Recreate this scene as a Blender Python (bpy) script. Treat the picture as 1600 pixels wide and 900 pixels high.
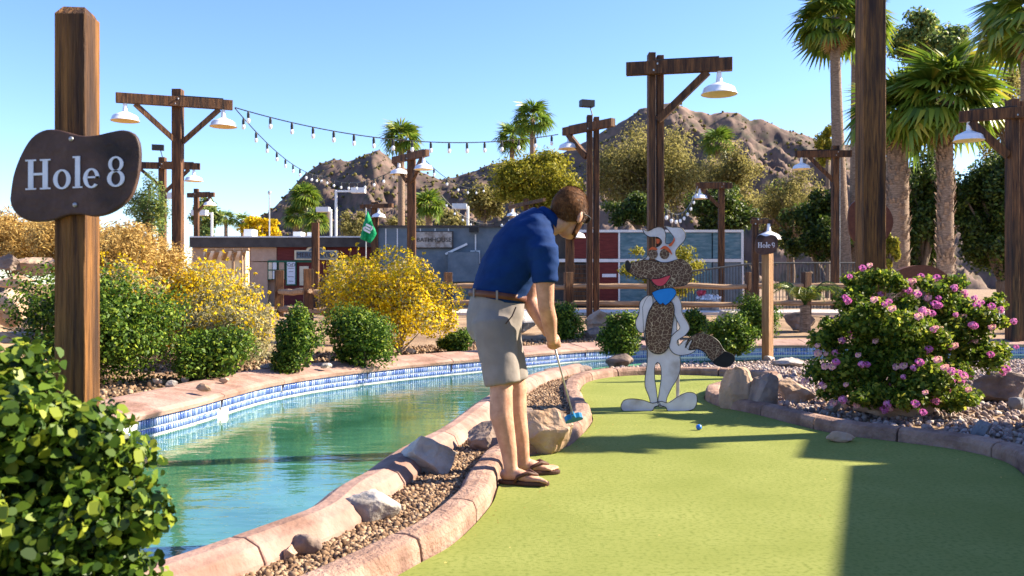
import bpy, bmesh, math, random
import numpy as np
from mathutils import Vector, Matrix, noise as mnoise
R = math.radians
for o in list(bpy.data.objects): bpy.data.objects.remove(o)
sc = bpy.context.scene; C = sc.collection
F = 1386.0; CH = 1.1
# ------------------------------------------------------------------ camera
cam_d = bpy.data.cameras.new('camera'); cam = bpy.data.objects.new('camera', cam_d); C.objects.link(cam)
cam.location = (0, 0, CH); cam.rotation_euler = (R(90), 0, 0)
cam_d.sensor_width = 36; cam_d.lens = 36 * F / 1600; cam_d.clip_end = 6000; cam_d.clip_start = 0.05
cam_d.dof.use_dof = True; cam_d.dof.focus_distance = 5.6; cam_d.dof.aperture_fstop = 6.3
sc.camera = cam
# ------------------------------------------------------------------ sky, sun, exposure
SUN_EL, SUN_AZ = R(33), R(12)          # azimuth counted from +x towards +y
w = bpy.data.worlds.new('World'); sc.world = w; w.use_nodes = True
nt = w.node_tree; bg = nt.nodes['Background']
sky = nt.nodes.new('ShaderNodeTexSky'); sky.sky_type = 'NISHITA'; sky.sun_disc = False
sky.sun_elevation = SUN_EL; sky.sun_rotation = R(90) - SUN_AZ
sky.air_density = 1.0; sky.dust_density = 0.4; sky.ozone_density = 4.0; sky.altitude = 350
hs = nt.nodes.new('ShaderNodeHueSaturation'); hs.inputs['Saturation'].default_value = 1.12; hs.inputs['Hue'].default_value = .512
nt.links.new(sky.outputs[0], hs.inputs['Color']); nt.links.new(hs.outputs[0], bg.inputs[0]); bg.inputs[1].default_value = 0.09
sl = bpy.data.lights.new('sun', 'SUN'); sun = bpy.data.objects.new('sun', sl); C.objects.link(sun)
sl.energy = 5.0; sl.angle = R(0.53); sl.color = (1.0, 0.87, 0.68)
sd = Vector((math.cos(SUN_EL) * math.cos(SUN_AZ), math.cos(SUN_EL) * math.sin(SUN_AZ), math.sin(SUN_EL)))
sun.rotation_euler = sd.to_track_quat('Z', 'Y').to_euler(); sun.location = (30, 12, 25)
vs = sc.view_settings; vs.view_transform = 'Standard'; vs.look = 'None'; vs.exposure = 1.82; vs.gamma = 1
vs.use_curve_mapping = False
try:
    sc.cycles.transparent_max_bounces = 24; sc.cycles.max_bounces = 8
except Exception: pass
# ------------------------------------------------------------------ helpers
def W(px, py, d): return Vector(((px - 800) / F * d, d, CH - (py - 450) / F * d))
def G(px, py, z=0.0):
    d = (CH - z) * F / (py - 450); return ((px - 800) / F * d, d)
rng = np.random.default_rng(7); random.seed(7)

def mat(name, col, col2=None, scale=6, rough=0.8, bump=0.0, bscale=None, stretch=None, detail=6, tint=None, trans=0.0,
        spec=0.3, dark=None, dscale=2.0, metal=0, coat=0, contrast=(0.35, 0.65)):
    m = bpy.data.materials.new(name); m.use_nodes = True; n = m.node_tree.nodes; l = m.node_tree.links
    b = n['Principled BSDF']; b.inputs['Roughness'].default_value = rough; b.inputs['Metallic'].default_value = metal
    b.inputs['Specular IOR Level'].default_value = spec; b.inputs['Coat Weight'].default_value = coat
    tc = n.new('ShaderNodeTexCoord'); mp = n.new('ShaderNodeMapping'); l.new(tc.outputs['Object'], mp.inputs[0])
    if stretch: mp.inputs['Scale'].default_value = stretch
    nz = n.new('ShaderNodeTexNoise'); nz.inputs['Scale'].default_value = scale; nz.inputs['Detail'].default_value = detail
    nz.inputs['Roughness'].default_value = 0.62
    l.new(mp.outputs[0], nz.inputs['Vector'])
    rp = n.new('ShaderNodeValToRGB'); e = rp.color_ramp.elements
    e[0].position, e[1].position = contrast
    e[0].color = (*col, 1); e[1].color = (*(col2 or col), 1); l.new(nz.outputs[0], rp.inputs[0]); out = rp.outputs[0]
    if dark:
        n2 = n.new('ShaderNodeTexNoise'); n2.inputs['Scale'].default_value = dscale; n2.inputs['Detail'].default_value = 5
        l.new(mp.outputs[0], n2.inputs['Vector'])
        r2 = n.new('ShaderNodeMapRange'); r2.inputs[1].default_value = .48; r2.inputs[2].default_value = .68; l.new(n2.outputs[0], r2.inputs[0])
        mx = n.new('ShaderNodeMixRGB'); l.new(r2.outputs[0], mx.inputs[0]); l.new(out, mx.inputs[1]); mx.inputs[2].default_value = (*dark, 1); out = mx.outputs[0]
    if tint:                                    # per piece colour from the attribute 'tint'
        at = n.new('ShaderNodeAttribute'); at.attribute_name = 'tint'
        r3 = n.new('ShaderNodeValToRGB'); cr = r3.color_ramp
        while len(cr.elements) < len(tint): cr.elements.new(0.5)
        for i, c in enumerate(tint):
            cr.elements[i].position = i / (len(tint) - 1); cr.elements[i].color = (*c, 1)
        l.new(at.outputs['Fac'], r3.inputs[0]); out = r3.outputs[0]
    l.new(out, b.inputs['Base Color'])
    if bump:
        nb = n.new('ShaderNodeTexNoise'); nb.inputs['Scale'].default_value = bscale or scale * 4; nb.inputs['Detail'].default_value = 6
        l.new(mp.outputs[0], nb.inputs['Vector'])
        bp = n.new('ShaderNodeBump'); bp.inputs['Strength'].default_value = bump; bp.inputs['Distance'].default_value = 0.02
        l.new(nb.outputs[0], bp.inputs['Height']); l.new(bp.outputs[0], b.inputs['Normal'])
    if trans:
        tr = n.new('ShaderNodeBsdfTranslucent'); l.new(out, tr.inputs[0])
        ms = n.new('ShaderNodeMixShader'); ms.inputs[0].default_value = trans
        l.new(b.outputs[0], ms.inputs[1]); l.new(tr.outputs[0], ms.inputs[2])
        l.new(ms.outputs[0], n['Material Output'].inputs[0])
    return m

def leafmat(name, cols, rough=0.45, trans=0.35, spec=0.4): return mat(name, cols[0], tint=cols, rough=rough, trans=trans, spec=spec)
M = {}
M['wood'] = mat('weathered_post_wood', (.036, .016, .009), (.17, .075, .028), 5, .75, .5, 14, (7, 7, .55), dark=(.02, .012, .01), dscale=1.6)
M['wood_new'] = mat('honey_post_wood', (.05, .021, .008), (.27, .12, .03), 9, .75, .9, 16, (7, 7, .4), dark=(.03, .014, .008), dscale=2.2)
M['wood_pale'] = mat('pale_honey_wood', (.20, .10, .045), (.42, .23, .10), 4, .7, .5, 12, (8, 8, .5))
M['rail_steel'] = mat('dark_painted_steel', (.05, .055, .06), (.08, .085, .09), 8, .6)
M['wood_rail'] = mat('split_rail_wood', (.22, .13, .07), (.42, .28, .17), 4, .8, .5, 10, (.6, 7, 7))
M['sign_wood'] = mat('brown_sign_paint', (.055, .029, .022), (.10, .055, .043), 9, .6, .35, 30, dark=(.018, .011, .010), dscale=5)
M['letter'] = mat('white_lettering', (.62, .64, .70), (.72, .74, .80), 20, .6)
M['white'] = mat('white_enamel', (.74, .75, .78), (.80, .80, .82), 4, .3, spec=.5)
M['lampin'] = mat('cream_lamp_inside', (.78, .62, .30), (.85, .70, .40), 4, .5)
M['steel'] = mat('grey_steel', (.30, .30, .31), (.42, .42, .42), 10, .4, metal=.7)
M['black'] = mat('black_plastic', (.012, .012, .013), (.02, .02, .02), 10, .5)
M['glass'] = mat('clear_bulb', (.75, .78, .80), (.8, .8, .8), 5, .1, spec=.8)
M['turf'] = mat('putting_turf', (.215, .245, .058), (.27, .295, .082), 1.3, .95, .55, 420, detail=9, dark=(.17, .205, .045), dscale=45, spec=.1)
M['kerb'] = mat('pink_cast_kerb', (.22, .13, .095), (.36, .235, .18), 7, .9, .8, 45, dark=(.15, .085, .065), dscale=4)
M['coping'] = mat('pink_pool_coping', (.25, .15, .12), (.37, .245, .20), 3, .85, .5, 25, dark=(.20, .115, .085), dscale=3.5)
M['plaster'] = mat('pool_white_plaster', (.62, .64, .63), (.74, .74, .71), 6, .7)
M['basin'] = mat('turquoise_pool_plaster', (.025, .145, .085), (.08, .27, .18), 1.4, .8, .2, 8, detail=8)
M['tile'] = mat('blue_glazed_tile', (.03, .07, .42), tint=[(.07, .13, .40), (.17, .25, .53), (.36, .44, .64), (.60, .63, .70)], rough=.2, spec=.5)
M['soil'] = mat('tan_dry_soil', (.20, .125, .07), (.36, .25, .155), 3, .95, .8, 30, dark=(.13, .08, .045), dscale=1.5)
M['bedsoil'] = mat('gravel_bed_soil', (.09, .055, .035), (.25, .17, .11), 18, .95, .9, 60)
M['gravel'] = mat('brown_gravel', (.3, .2, .1), tint=[(.06, .035, .022), (.15, .09, .052), (.25, .16, .095), (.36, .26, .17)], rough=.9, spec=.2)
M['pebble'] = mat('grey_pink_gravel', (.3, .2, .1), tint=[(.12, .09, .085), (.26, .19, .165), (.36, .28, .24), (.46, .40, .36)], rough=.9, spec=.2)
M['rock_grey'] = mat('pale_grey_rock', (.26, .24, .22), (.50, .45, .40), 3.5, .9, 1.0, 14, dark=(.17, .13, .10), dscale=4)
M['rock_tan'] = mat('tan_pink_rock', (.33, .21, .13), (.56, .43, .33), 3.0, .9, 1.0, 14, dark=(.25, .14, .075), dscale=3)
M['rock_dark'] = mat('brown_rock', (.15, .105, .085), (.30, .23, .19), 4, .9, 1.0, 14, dark=(.08, .06, .05), dscale=3)
M['rock_blue'] = mat('blue_grey_rock', (.11, .12, .14), (.22, .22, .23), 4, .8, .8, 14)
M['concrete'] = mat('pale_concrete_path', (.55, .49, .44), (.66, .60, .54), 2, .9, .2, 30)
M['mountain'] = mat('desert_mountain', (.07, .046, .042), (.20, .135, .105), .03, .95, 1.0, .3, detail=14, dark=(.07, .062, .042), dscale=.16)
M['bark'] = mat('tree_bark', (.10, .07, .05), (.20, .15, .11), 8, .9, .8, 20, (3, 3, .6))
M['palmbark'] = mat('palm_bark', (.12, .075, .05), (.34, .24, .17), 9, .95, 1.0, 20, (1, 1, 5))
M['twig'] = mat('pale_twigs', (.28, .20, .12), (.42, .33, .22), 8, .9)
M['leaf_near'] = leafmat('glossy_round_leaf', [(.014, .032, .006), (.045, .095, .011), (.11, .18, .018), (.32, .36, .035)], .45, .35, .28)
M['leaf_shrub'] = leafmat('dark_glossy_leaf', [(.016, .036, .007), (.045, .10, .011), (.11, .19, .018), (.29, .36, .035)], .55, .32, .2)
M['leaf_yel'] = leafmat('yellow_flower', [(.55, .36, .01), (.72, .50, .012), (.80, .60, .02), (.30, .29, .06)], .7, .4, .1)
M['leaf_grey'] = leafmat('grey_green_leaf', [(.16, .15, .08), (.30, .28, .15), (.45, .41, .24), (.40, .33, .09)], .8, .3, .1)
M['leaf_dry'] = leafmat('dry_orange_grass', [(.22, .125, .035), (.40, .25, .075), (.58, .40, .13), (.66, .49, .19)], .85, .35, .1)
M['leaf_tree_y'] = leafmat('yellow_green_leaf', [(.09, .10, .012), (.20, .20, .018), (.34, .30, .025), (.42, .36, .04)], .6, .4, .2)
M['leaf_pv'] = leafmat('olive_thin_leaf', [(.12, .11, .04), (.22, .20, .06), (.34, .30, .09), (.42, .35, .15)], .7, .5, .15)
M['leaf_dark'] = leafmat('deep_green_leaf', [(.016, .03, .007), (.04, .07, .012), (.08, .125, .018), (.18, .22, .035)], .5, .42, .3)
M['leaf_euc'] = leafmat('eucalyptus_leaf', [(.07, .12, .035), (.13, .21, .06), (.23, .30, .075), (.42, .38, .08)], .5, .5, .3)
M['frond'] = leafmat('fan_palm_frond', [(.04, .085, .012), (.09, .16, .018), (.18, .26, .025), (.38, .34, .045)], .4, .38, .4)
M['frond_dry'] = leafmat('dead_palm_frond', [(.25, .15, .06), (.38, .25, .10), (.5, .36, .17), (.5, .36, .17)], .8, .3, .1)
M['leaf_lant'] = leafmat('lantana_leaf', [(.03, .07, .008), (.09, .15, .014), (.19, .25, .022), (.40, .40, .05)], .55, .5, .25)
M['pink'] = leafmat('pink_flower', [(.62, .13, .45), (.78, .28, .58), (.82, .42, .55), (.85, .58, .42)], .7, .3, .1)
M['red_wall'] = mat('barn_red_boards', (.10, .018, .016), (.16, .03, .026), 3, .8, .3, 12, (1, 1, 6))
M['teal_wall'] = mat('faded_teal_boards', (.055, .125, .16), (.12, .22, .27), 2, .8, .3, 10, (1, 1, 4), dark=(.17, .25, .29), dscale=3)
M['grey_wall'] = mat('blue_grey_boards', (.10, .135, .17), (.16, .20, .24), 2, .85, .3, 10)
M['tan_wall'] = mat('tan_stucco', (.42, .27, .19), (.50, .34, .25), 4, .9, .2, 20)
M['cream_wall'] = mat('cream_stucco', (.62, .52, .36), (.72, .62, .45), 3, .9, .2, 20)
M['dark_roof'] = mat('dark_fascia', (.055, .048, .045), (.085, .075, .07), 3, .9)
M['trim'] = mat('white_trim', (.62, .63, .64), (.72, .72, .72), 4, .7)
M['greentrim'] = mat('green_trim', (.015, .09, .05), (.02, .12, .07), 4, .7)
M['orange'] = mat('orange_paint', (.62, .10, .03), (.68, .14, .04), 8, .6)
M['red_paint'] = mat('coral_red_paint', (.62, .06, .09), (.66, .09, .11), 8, .6)
M['blue_paint'] = mat('bright_blue_paint', (.01, .20, .62), (.015, .24, .68), 8, .5)
M['board'] = mat('white_painted_board', (.66, .61, .62), (.76, .72, .73), 6, .7, .15, 30, dark=(.46, .39, .36), dscale=5)
M['flag'] = mat('green_flag', (.0, .28, .11), (.0, .34, .14), 4, .7, trans=.35)
M['polo'] = mat('royal_blue_knit', (.002, .020, .090), (.004, .029, .12), 9, .85, .25, 14, detail=3, spec=.15)
M['khaki'] = mat('grey_khaki_twill', (.205, .18, .165), (.255, .225, .205), 7, .9, .35, 11, detail=3, spec=.1)
M['belt'] = mat('brown_leather', (.085, .028, .014), (.13, .045, .022), 20, .5)
M['sandal'] = mat('dark_brown_sandal', (.06, .026, .017), (.09, .04, .026), 20, .6)
M['hair_strand'] = leafmat('hair_strands', [(.03, .012, .005), (.07, .03, .012), (.13, .06, .024), (.24, .12, .05)], .45, .1, .3)
M['hair'] = mat('brown_hair', (.04, .016, .006), (.13, .055, .02), 40, .7, .15, 60, spec=.08)
M['putter'] = mat('blue_putter_head', (.008, .13, .26), (.01, .17, .33), 6, .35, spec=.5)
M['ball'] = mat('blue_golf_ball', (.015, .13, .55), (.02, .16, .6), 4, .3, spec=.5)
def skinmat():
    m = mat('skin', (.37, .185, .115), (.53, .295, .20), 14, .55, .12, 60, spec=.35)
    b = m.node_tree.nodes['Principled BSDF']; b.inputs['Subsurface Weight'].default_value = .12
    b.inputs['Subsurface Radius'].default_value = (.02, .008, .004); return m
M['skin'] = skinmat()
def crackle():
    m = bpy.data.materials.new('brown_crackled_paint'); m.use_nodes = True; n = m.node_tree.nodes; l = m.node_tree.links
    b = n['Principled BSDF']; b.inputs['Roughness'].default_value = .6
    tc = n.new('ShaderNodeTexCoord'); nz = n.new('ShaderNodeTexNoise'); nz.inputs['Scale'].default_value = 9
    l.new(tc.outputs['Object'], nz.inputs['Vector'])
    ad = n.new('ShaderNodeMixRGB'); ad.inputs[0].default_value = .06; l.new(tc.outputs['Object'], ad.inputs[1]); l.new(nz.outputs['Color'], ad.inputs[2])
    v = n.new('ShaderNodeTexVoronoi'); v.feature = 'DISTANCE_TO_EDGE'; v.inputs['Scale'].default_value = 33; l.new(ad.outputs[0], v.inputs['Vector'])
    r = n.new('ShaderNodeValToRGB'); r.color_ramp.elements[0].position = .012; r.color_ramp.elements[1].position = .05
    r.color_ramp.elements[0].color = (.50, .38, .24, 1); r.color_ramp.elements[1].color = (.09, .038, .018, 1); l.new(v.outputs[0], r.inputs[0])
    n2 = n.new('ShaderNodeTexNoise'); n2.inputs['Scale'].default_value = 5; l.new(tc.outputs['Object'], n2.inputs['Vector'])
    r2 = n.new('ShaderNodeMapRange'); r2.inputs[1].default_value = .58; r2.inputs[2].default_value = .74; l.new(n2.outputs[0], r2.inputs[0])
    mx = n.new('ShaderNodeMixRGB'); l.new(r2.outputs[0], mx.inputs[0]); l.new(r.outputs[0], mx.inputs[1]); mx.inputs[2].default_value = (.33, .24, .17, 1)
    l.new(mx.outputs[0], b.inputs['Base Color']); return m
M['crackle'] = crackle()
def watermat():
    m = bpy.data.materials.new('clear_pool_water'); m.use_nodes = True; n = m.node_tree.nodes; l = m.node_tree.links
    n.remove(n['Principled BSDF'])
    tc = n.new('ShaderNodeTexCoord'); mp = n.new('ShaderNodeMapping'); mp.inputs['Scale'].default_value = (1.0, 2.2, 1)
    l.new(tc.outputs['Object'], mp.inputs[0])
    nz = n.new('ShaderNodeTexNoise'); nz.inputs['Scale'].default_value = 3.0; nz.inputs['Detail'].default_value = 4; l.new(mp.outputs[0], nz.inputs['Vector'])
    bp = n.new('ShaderNodeBump'); bp.inputs['Strength'].default_value = .10; bp.inputs['Distance'].default_value = .05; l.new(nz.outputs[0], bp.inputs['Height'])
    gl = n.new('ShaderNodeBsdfGlossy'); gl.inputs['Roughness'].default_value = .015; l.new(bp.outputs[0], gl.inputs['Normal'])
    tr = n.new('ShaderNodeBsdfTransparent'); tr.inputs[0].default_value = (.90, .97, .92, 1)
    # Schlick reflectance, the same from above and below the surface
    fr = n.new('ShaderNodeLayerWeight'); fr.inputs['Blend'].default_value = .5; l.new(bp.outputs[0], fr.inputs['Normal'])
    pw = n.new('ShaderNodeMath'); pw.operation = 'POWER'; pw.inputs[1].default_value = 2.8; l.new(fr.outputs['Facing'], pw.inputs[0])
    ma = n.new('ShaderNodeMath'); ma.operation = 'MULTIPLY_ADD'; ma.inputs[1].default_value = .97; ma.inputs[2].default_value = .02; l.new(pw.outputs[0], ma.inputs[0])
    ms = n.new('ShaderNodeMixShader'); l.new(ma.outputs[0], ms.inputs[0]); l.new(tr.outputs[0], ms.inputs[1]); l.new(gl.outputs[0], ms.inputs[2])
    l.new(ms.outputs[0], n['Material Output'].inputs[0]); return m
M['water'] = watermat()

def tag(o, label, cat, group=None):
    o['label'] = label; o['category'] = cat
    if group: o['group'] = group
    return o
def thing(name, label, cat, loc=(0, 0, 0), group=None):
    o = bpy.data.objects.new(name, None); C.objects.link(o); o.location = loc; o.empty_display_size = .1
    return tag(o, label, cat, group)
def struct(o): o['kind'] = 'structure'; return o
def stuff(o): o['kind'] = 'stuff'; return o
def put(name, me, m, parent=None, smooth=False):
    o = bpy.data.objects.new(name, me); C.objects.link(o)
    if m is not None and not me.materials: me.materials.append(M[m] if isinstance(m, str) else m)
    if parent is not None:
        o.parent = parent; o.matrix_parent_inverse = Matrix.Translation(-Vector(parent_loc(parent)))
    if smooth: me.polygons.foreach_set('use_smooth', [True] * len(me.polygons))
    return o
def parent_loc(p):
    return Vector(p.location) if p.parent is None else Vector((0, 0, 0))
class MB:
    """collects shapes in world coordinates, build() links them as one mesh"""
    def __init__(s): s.v = []; s.f = []
    def poly(s, verts, faces):
        k = len(s.v); s.v += [tuple(v) for v in verts]; s.f += [tuple(i + k for i in f) for f in faces]; return s
    def box(s, c, size, rz=0.0, mtx=None):
        hx, hy, hz = size[0] / 2, size[1] / 2, size[2] / 2
        m = mtx or Matrix.Rotation(rz, 3, 'Z'); c = Vector(c)
        vs_ = [c + m @ Vector((x, y, z)) for z in (-hz, hz) for x, y in ((-hx, -hy), (hx, -hy), (hx, hy), (-hx, hy))]
        return s.poly(vs_, [(3, 2, 1, 0), (4, 5, 6, 7), (0, 1, 5, 4), (1, 2, 6, 5), (2, 3, 7, 6), (3, 0, 4, 7)])
    def beam(s, a, b, w_, h_):
        a, b = Vector(a), Vector(b); d = (b - a); L = d.length; y = d.normalized()
        up = Vector((0, 0, 1)) if abs(y.z) < .95 else Vector((0, 1, 0))
        x = y.cross(up).normalized(); z = x.cross(y)
        m = Matrix((x, y, z)).transposed(); return s.box((a + b) / 2, (w_, L, h_), mtx=m)
    def tube(s, pts, rad, n=8, cap=True):
        pts = [Vector(p) for p in pts]; rad = rad if isinstance(rad, (list, tuple)) else [rad] * len(pts)
        rings = []; px = None
        for i, p in enumerate(pts):
            t = (pts[min(i + 1, len(pts) - 1)] - pts[max(i - 1, 0)]).normalized()
            if px is None: px = t.orthogonal().normalized()
            px = (px - t * px.dot(t)).normalized(); py = t.cross(px)
            rings.append([p + (px * math.cos(a) + py * math.sin(a)) * rad[i] for a in [2 * math.pi * k / n for k in range(n)]])
        V = [v for r_ in rings for v in r_]; Fc = []
        for i in range(len(pts) - 1):
            for k in range(n): Fc.append((i * n + k, i * n + (k + 1) % n, (i + 1) * n + (k + 1) % n, (i + 1) * n + k))
        if cap: Fc += [tuple(range(n))[::-1], tuple(range((len(pts) - 1) * n, len(pts) * n))]
        return s.poly(V, Fc)
    def lathe(s, c, prof, n=20):
        c = Vector(c); V = []; Fc = []
        for r_, z in prof: V += [c + Vector((r_ * math.cos(2 * math.pi * k / n), r_ * math.sin(2 * math.pi * k / n), z)) for k in range(n)]
        for i in range(len(prof) - 1):
            for k in range(n): Fc.append((i * n + k, i * n + (k + 1) % n, (i + 1) * n + (k + 1) % n, (i + 1) * n + k))
        return s.poly(V, Fc)
    def ell(s, c, rad, mtx=None, nu=16, nv=10):
        c = Vector(c); V = []; Fc = []; m = mtx or Matrix.Identity(3)
        for i in range(nv + 1):
            th = math.pi * i / nv
            for k in range(nu):
                ph = 2 * math.pi * k / nu
                V.append(c + m @ Vector((rad[0] * math.sin(th) * math.cos(ph), rad[1] * math.sin(th) * math.sin(ph), rad[2] * math.cos(th))))
        for i in range(nv):
            for k in range(nu): Fc.append((i * nu + k, (i + 1) * nu + k, (i + 1) * nu + (k + 1) % nu, i * nu + (k + 1) % nu))
        return s.poly(V, Fc)
    def prism(s, pts, vec):
        vec = Vector(vec); n = len(pts); V = [Vector(p) for p in pts] + [Vector(p) + vec for p in pts]
        return s.poly(V, [tuple(range(n)), tuple(range(2 * n - 1, n - 1, -1))] + [(k, n + k, n + (k + 1) % n, (k + 1) % n) for k in range(n)])
    def mesh(s, name):
        me = bpy.data.meshes.new(name); me.from_pydata(s.v, [], s.f)
        bm = bmesh.new(); bm.from_mesh(me); bmesh.ops.recalc_face_normals(bm, faces=bm.faces); bm.to_mesh(me); bm.free(); return me
    def build(s, name, m, parent=None, smooth=False, bevel=0):
        o = put(name, s.mesh(name), m, parent, smooth)
        if bevel:
            b = o.modifiers.new('bevel', 'BEVEL'); b.width = bevel; b.segments = 2; b.limit_method = 'ANGLE'
        return o
def np_mesh(name, V, Fa, m, parent=None, tint=None, smooth=False):
    V = np.asarray(V, np.float32); Fa = np.asarray(Fa, np.int32); k = Fa.shape[1]
    me = bpy.data.meshes.new(name); me.vertices.add(len(V)); me.vertices.foreach_set('co', V.ravel())
    me.loops.add(Fa.size); me.loops.foreach_set('vertex_index', Fa.ravel())
    me.polygons.add(len(Fa)); me.polygons.foreach_set('loop_start', np.arange(0, Fa.size, k, dtype=np.int32))
    me.update(calc_edges=True)
    if tint is not None:
        a = me.attributes.new('tint', 'FLOAT', 'POINT'); a.data.foreach_set('value', np.asarray(tint, np.float32))
    return put(name, me, m, parent, smooth)
def unit(a): return a / np.maximum(np.linalg.norm(a, axis=1, keepdims=True), 1e-9)
def leaf_arrays(P, N, size, aspect=.55, hexa=False):
    """small folded leaves at P, facing N"""
    n = len(P); t = unit(np.cross(N, rng.normal(size=(n, 3)))); b = np.cross(N, t)
    s = (size * rng.uniform(.6, 1.25, n))[:, None]
    if hexa:
        ang = np.linspace(0, 2 * np.pi, 9)[:8]; V = np.stack([P + s * (.5 * np.cos(a) * t + .40 * np.sin(a) * b) + N * s * (.20 * abs(math.sin(a)) - .08 * math.cos(a) ** 2) for a in ang], 1)
        Fa = np.arange(n * 8).reshape(n, 8)
        return V.reshape(-1, 3), Fa, 8
    V = np.stack([P - t * s * .5, P + b * s * aspect * .5 + N * s * .12, P + t * s * .5, P - b * s * aspect * .5 + N * s * .12], 1)
    return V.reshape(-1, 3), np.arange(n * 4).reshape(n, 4), 4
def blob_points(blobs, n, shell=.55):
    B = np.array([[*c, *r_] for c, r_ in blobs], float)
    vol = (B[:, 3] * B[:, 4] * B[:, 5]) ** (2 / 3); idx = rng.choice(len(B), n, p=vol / vol.sum())
    D = unit(rng.normal(size=(n, 3))); rr = (shell + (1 - shell) * rng.random(n))[:, None]
    return B[idx, :3] + D * B[idx, 3:] * rr, D
def cluster(c, rad, k, sub=.42, low=-.5):
    """uneven crown: sub-blobs spread through an ellipsoid"""
    out = []
    while len(out) < k:
        d = rng.normal(size=3); d /= np.linalg.norm(d); u = rng.random() ** .45 * .78
        if d[2] * u < low: continue
        s = sub * rng.uniform(.65, 1.25)
        out.append((tuple(np.array(c) + d * u * np.array(rad)), (rad[0] * s, rad[1] * s, rad[2] * s)))
    return out
def foliage(name, blobs, n, size, m, parent, up=.35, shell=.5, aspect=.6, hexa=False, zmin=None, rnd=.8):
    P, D = blob_points(blobs, n, shell)
    if zmin is not None: P[:, 2] = np.maximum(P[:, 2], zmin + rng.random(len(P)) * .05)
    N = unit(D + rng.normal(size=D.shape) * rnd + np.array([0, 0, up]))
    V, Fa, k = leaf_arrays(P, N, size, aspect, hexa)
    t = np.clip(rng.normal(.46, .30, n), 0, 1)
    return np_mesh(name, V, Fa, m, parent, np.repeat(t, k))
def branches(mb, base, tips, r0, bend=.15):
    base = Vector(base)
    for t in tips:
        t = Vector(t); mid = base.lerp(t, .5) + Vector(rng.normal(size=3)) * bend * (t - base).length * .4 + Vector((0, 0, .12 * (t - base).length))
        mb.tube([base, base.lerp(mid, .6), mid, t], [r0, r0 * .75, r0 * .5, r0 * .15], 6)
ICO = None
def ico():
    global ICO
    if ICO is None:
        bm = bmesh.new(); bmesh.ops.create_icosphere(bm, subdivisions=1, radius=1); bm.verts.ensure_lookup_table()
        ICO = (np.array([v.co[:] for v in bm.verts]), np.array([[v.index for v in f.verts] for f in bm.faces])); bm.free()
    return ICO
def inpoly(P, poly):
    x, y = P[:, 0], P[:, 1]; r_ = np.zeros(len(P), bool); q = np.array(poly, float); j = len(q) - 1
    for i in range(len(q)):
        xi, yi = q[i]; xj, yj = q[j]
        c = ((yi > y) != (yj > y)) & (x < (xj - xi) * (y - yi) / (yj - yi + 1e-12) + xi); r_ ^= c; j = i
    return r_
def scatter(poly, n):
    q = np.array(poly); lo, hi = q.min(0), q.max(0); out = np.zeros((0, 2))
    while len(out) < n:
        p = lo + rng.random((n * 2, 2)) * (hi - lo); out = np.vstack([out, p[inpoly(p, poly)]])
    return out[:n]
def gravel(name, label, cat, poly, n, smin, smax, m, zf, avoid=()):
    P = scatter(poly, n)
    for a in avoid: P = P[~inpoly(P, a)]
    n = len(P); V0, F0 = ico(); s = rng.uniform(smin, smax, (n, 1)) * rng.uniform(.55, 1.25, (n, 3)); s[:, 2] *= .7
    q = rng.normal(size=(n, 4)); q /= np.linalg.norm(q, axis=1, keepdims=True); a, b, c, d = q.T
    Rm = np.stack([np.stack([1 - 2 * (c * c + d * d), 2 * (b * c - a * d), 2 * (b * d + a * c)], 1), np.stack([2 * (b * c + a * d), 1 - 2 * (b * b + d * d), 2 * (c * d - a * b)], 1), np.stack([2 * (b * d - a * c), 2 * (c * d + a * b), 1 - 2 * (b * b + c * c)], 1)], 1)
    L = V0[None] * s[:, None, :] * rng.uniform(.8, 1.2, (n, len(V0), 1)); L = np.einsum('nij,nkj->nki', Rm, L)
    z = np.array([zf(x, y) for x, y in P]) + s[:, 2] * rng.uniform(0, .8, n)
    V = L + np.concatenate([P, z[:, None]], 1)[:, None, :]
    Fa = F0[None] + (np.arange(n) * len(V0))[:, None, None]
    o = np_mesh(name, V.reshape(-1, 3), Fa.reshape(-1, 3), m, None, np.repeat(rng.random(n), len(V0)))
    tag(o, label, cat); return stuff(o)
def rock(name, label, c, rad, m, seed, rz=0, sub=4, angular=.5, flat=0):
    """boulder cut by random planes"""
    rr = random.Random(seed); bm = bmesh.new(); bmesh.ops.create_icosphere(bm, subdivisions=sub, radius=1)
    pl = [(Vector((rr.gauss(0, 1), rr.gauss(0, 1), rr.gauss(0, .8))).normalized(), rr.uniform(.42, .8)) for _ in range(14)]
    off = Vector((seed * 3.1, seed * 1.7, seed))
    for v in bm.verts:
        p = v.co.copy()
        for n_, k in pl:
            e = p.dot(n_) - k
            if e > 0: p -= n_ * e * (.6 + .4 * min(1, angular * 1.4))
        p += p.normalized() * (mnoise.noise(p * 1.6 + off) * (.13 - .07 * angular) + mnoise.noise(p * 5 + off) * .06 + mnoise.noise(p * 13 + off) * .022)
        v.co = Matrix.Rotation(rz, 3, 'Z') @ Vector((p.x * rad[0], p.y * rad[1], p.z * rad[2])) + Vector(c)
    me = bpy.data.meshes.new(name); bm.to_mesh(me); bm.free()
    o = put(name, me, m); me.polygons.foreach_set('use_smooth', [angular < .4] * len(me.polygons)); tag(o, label, 'rock'); return o
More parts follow.
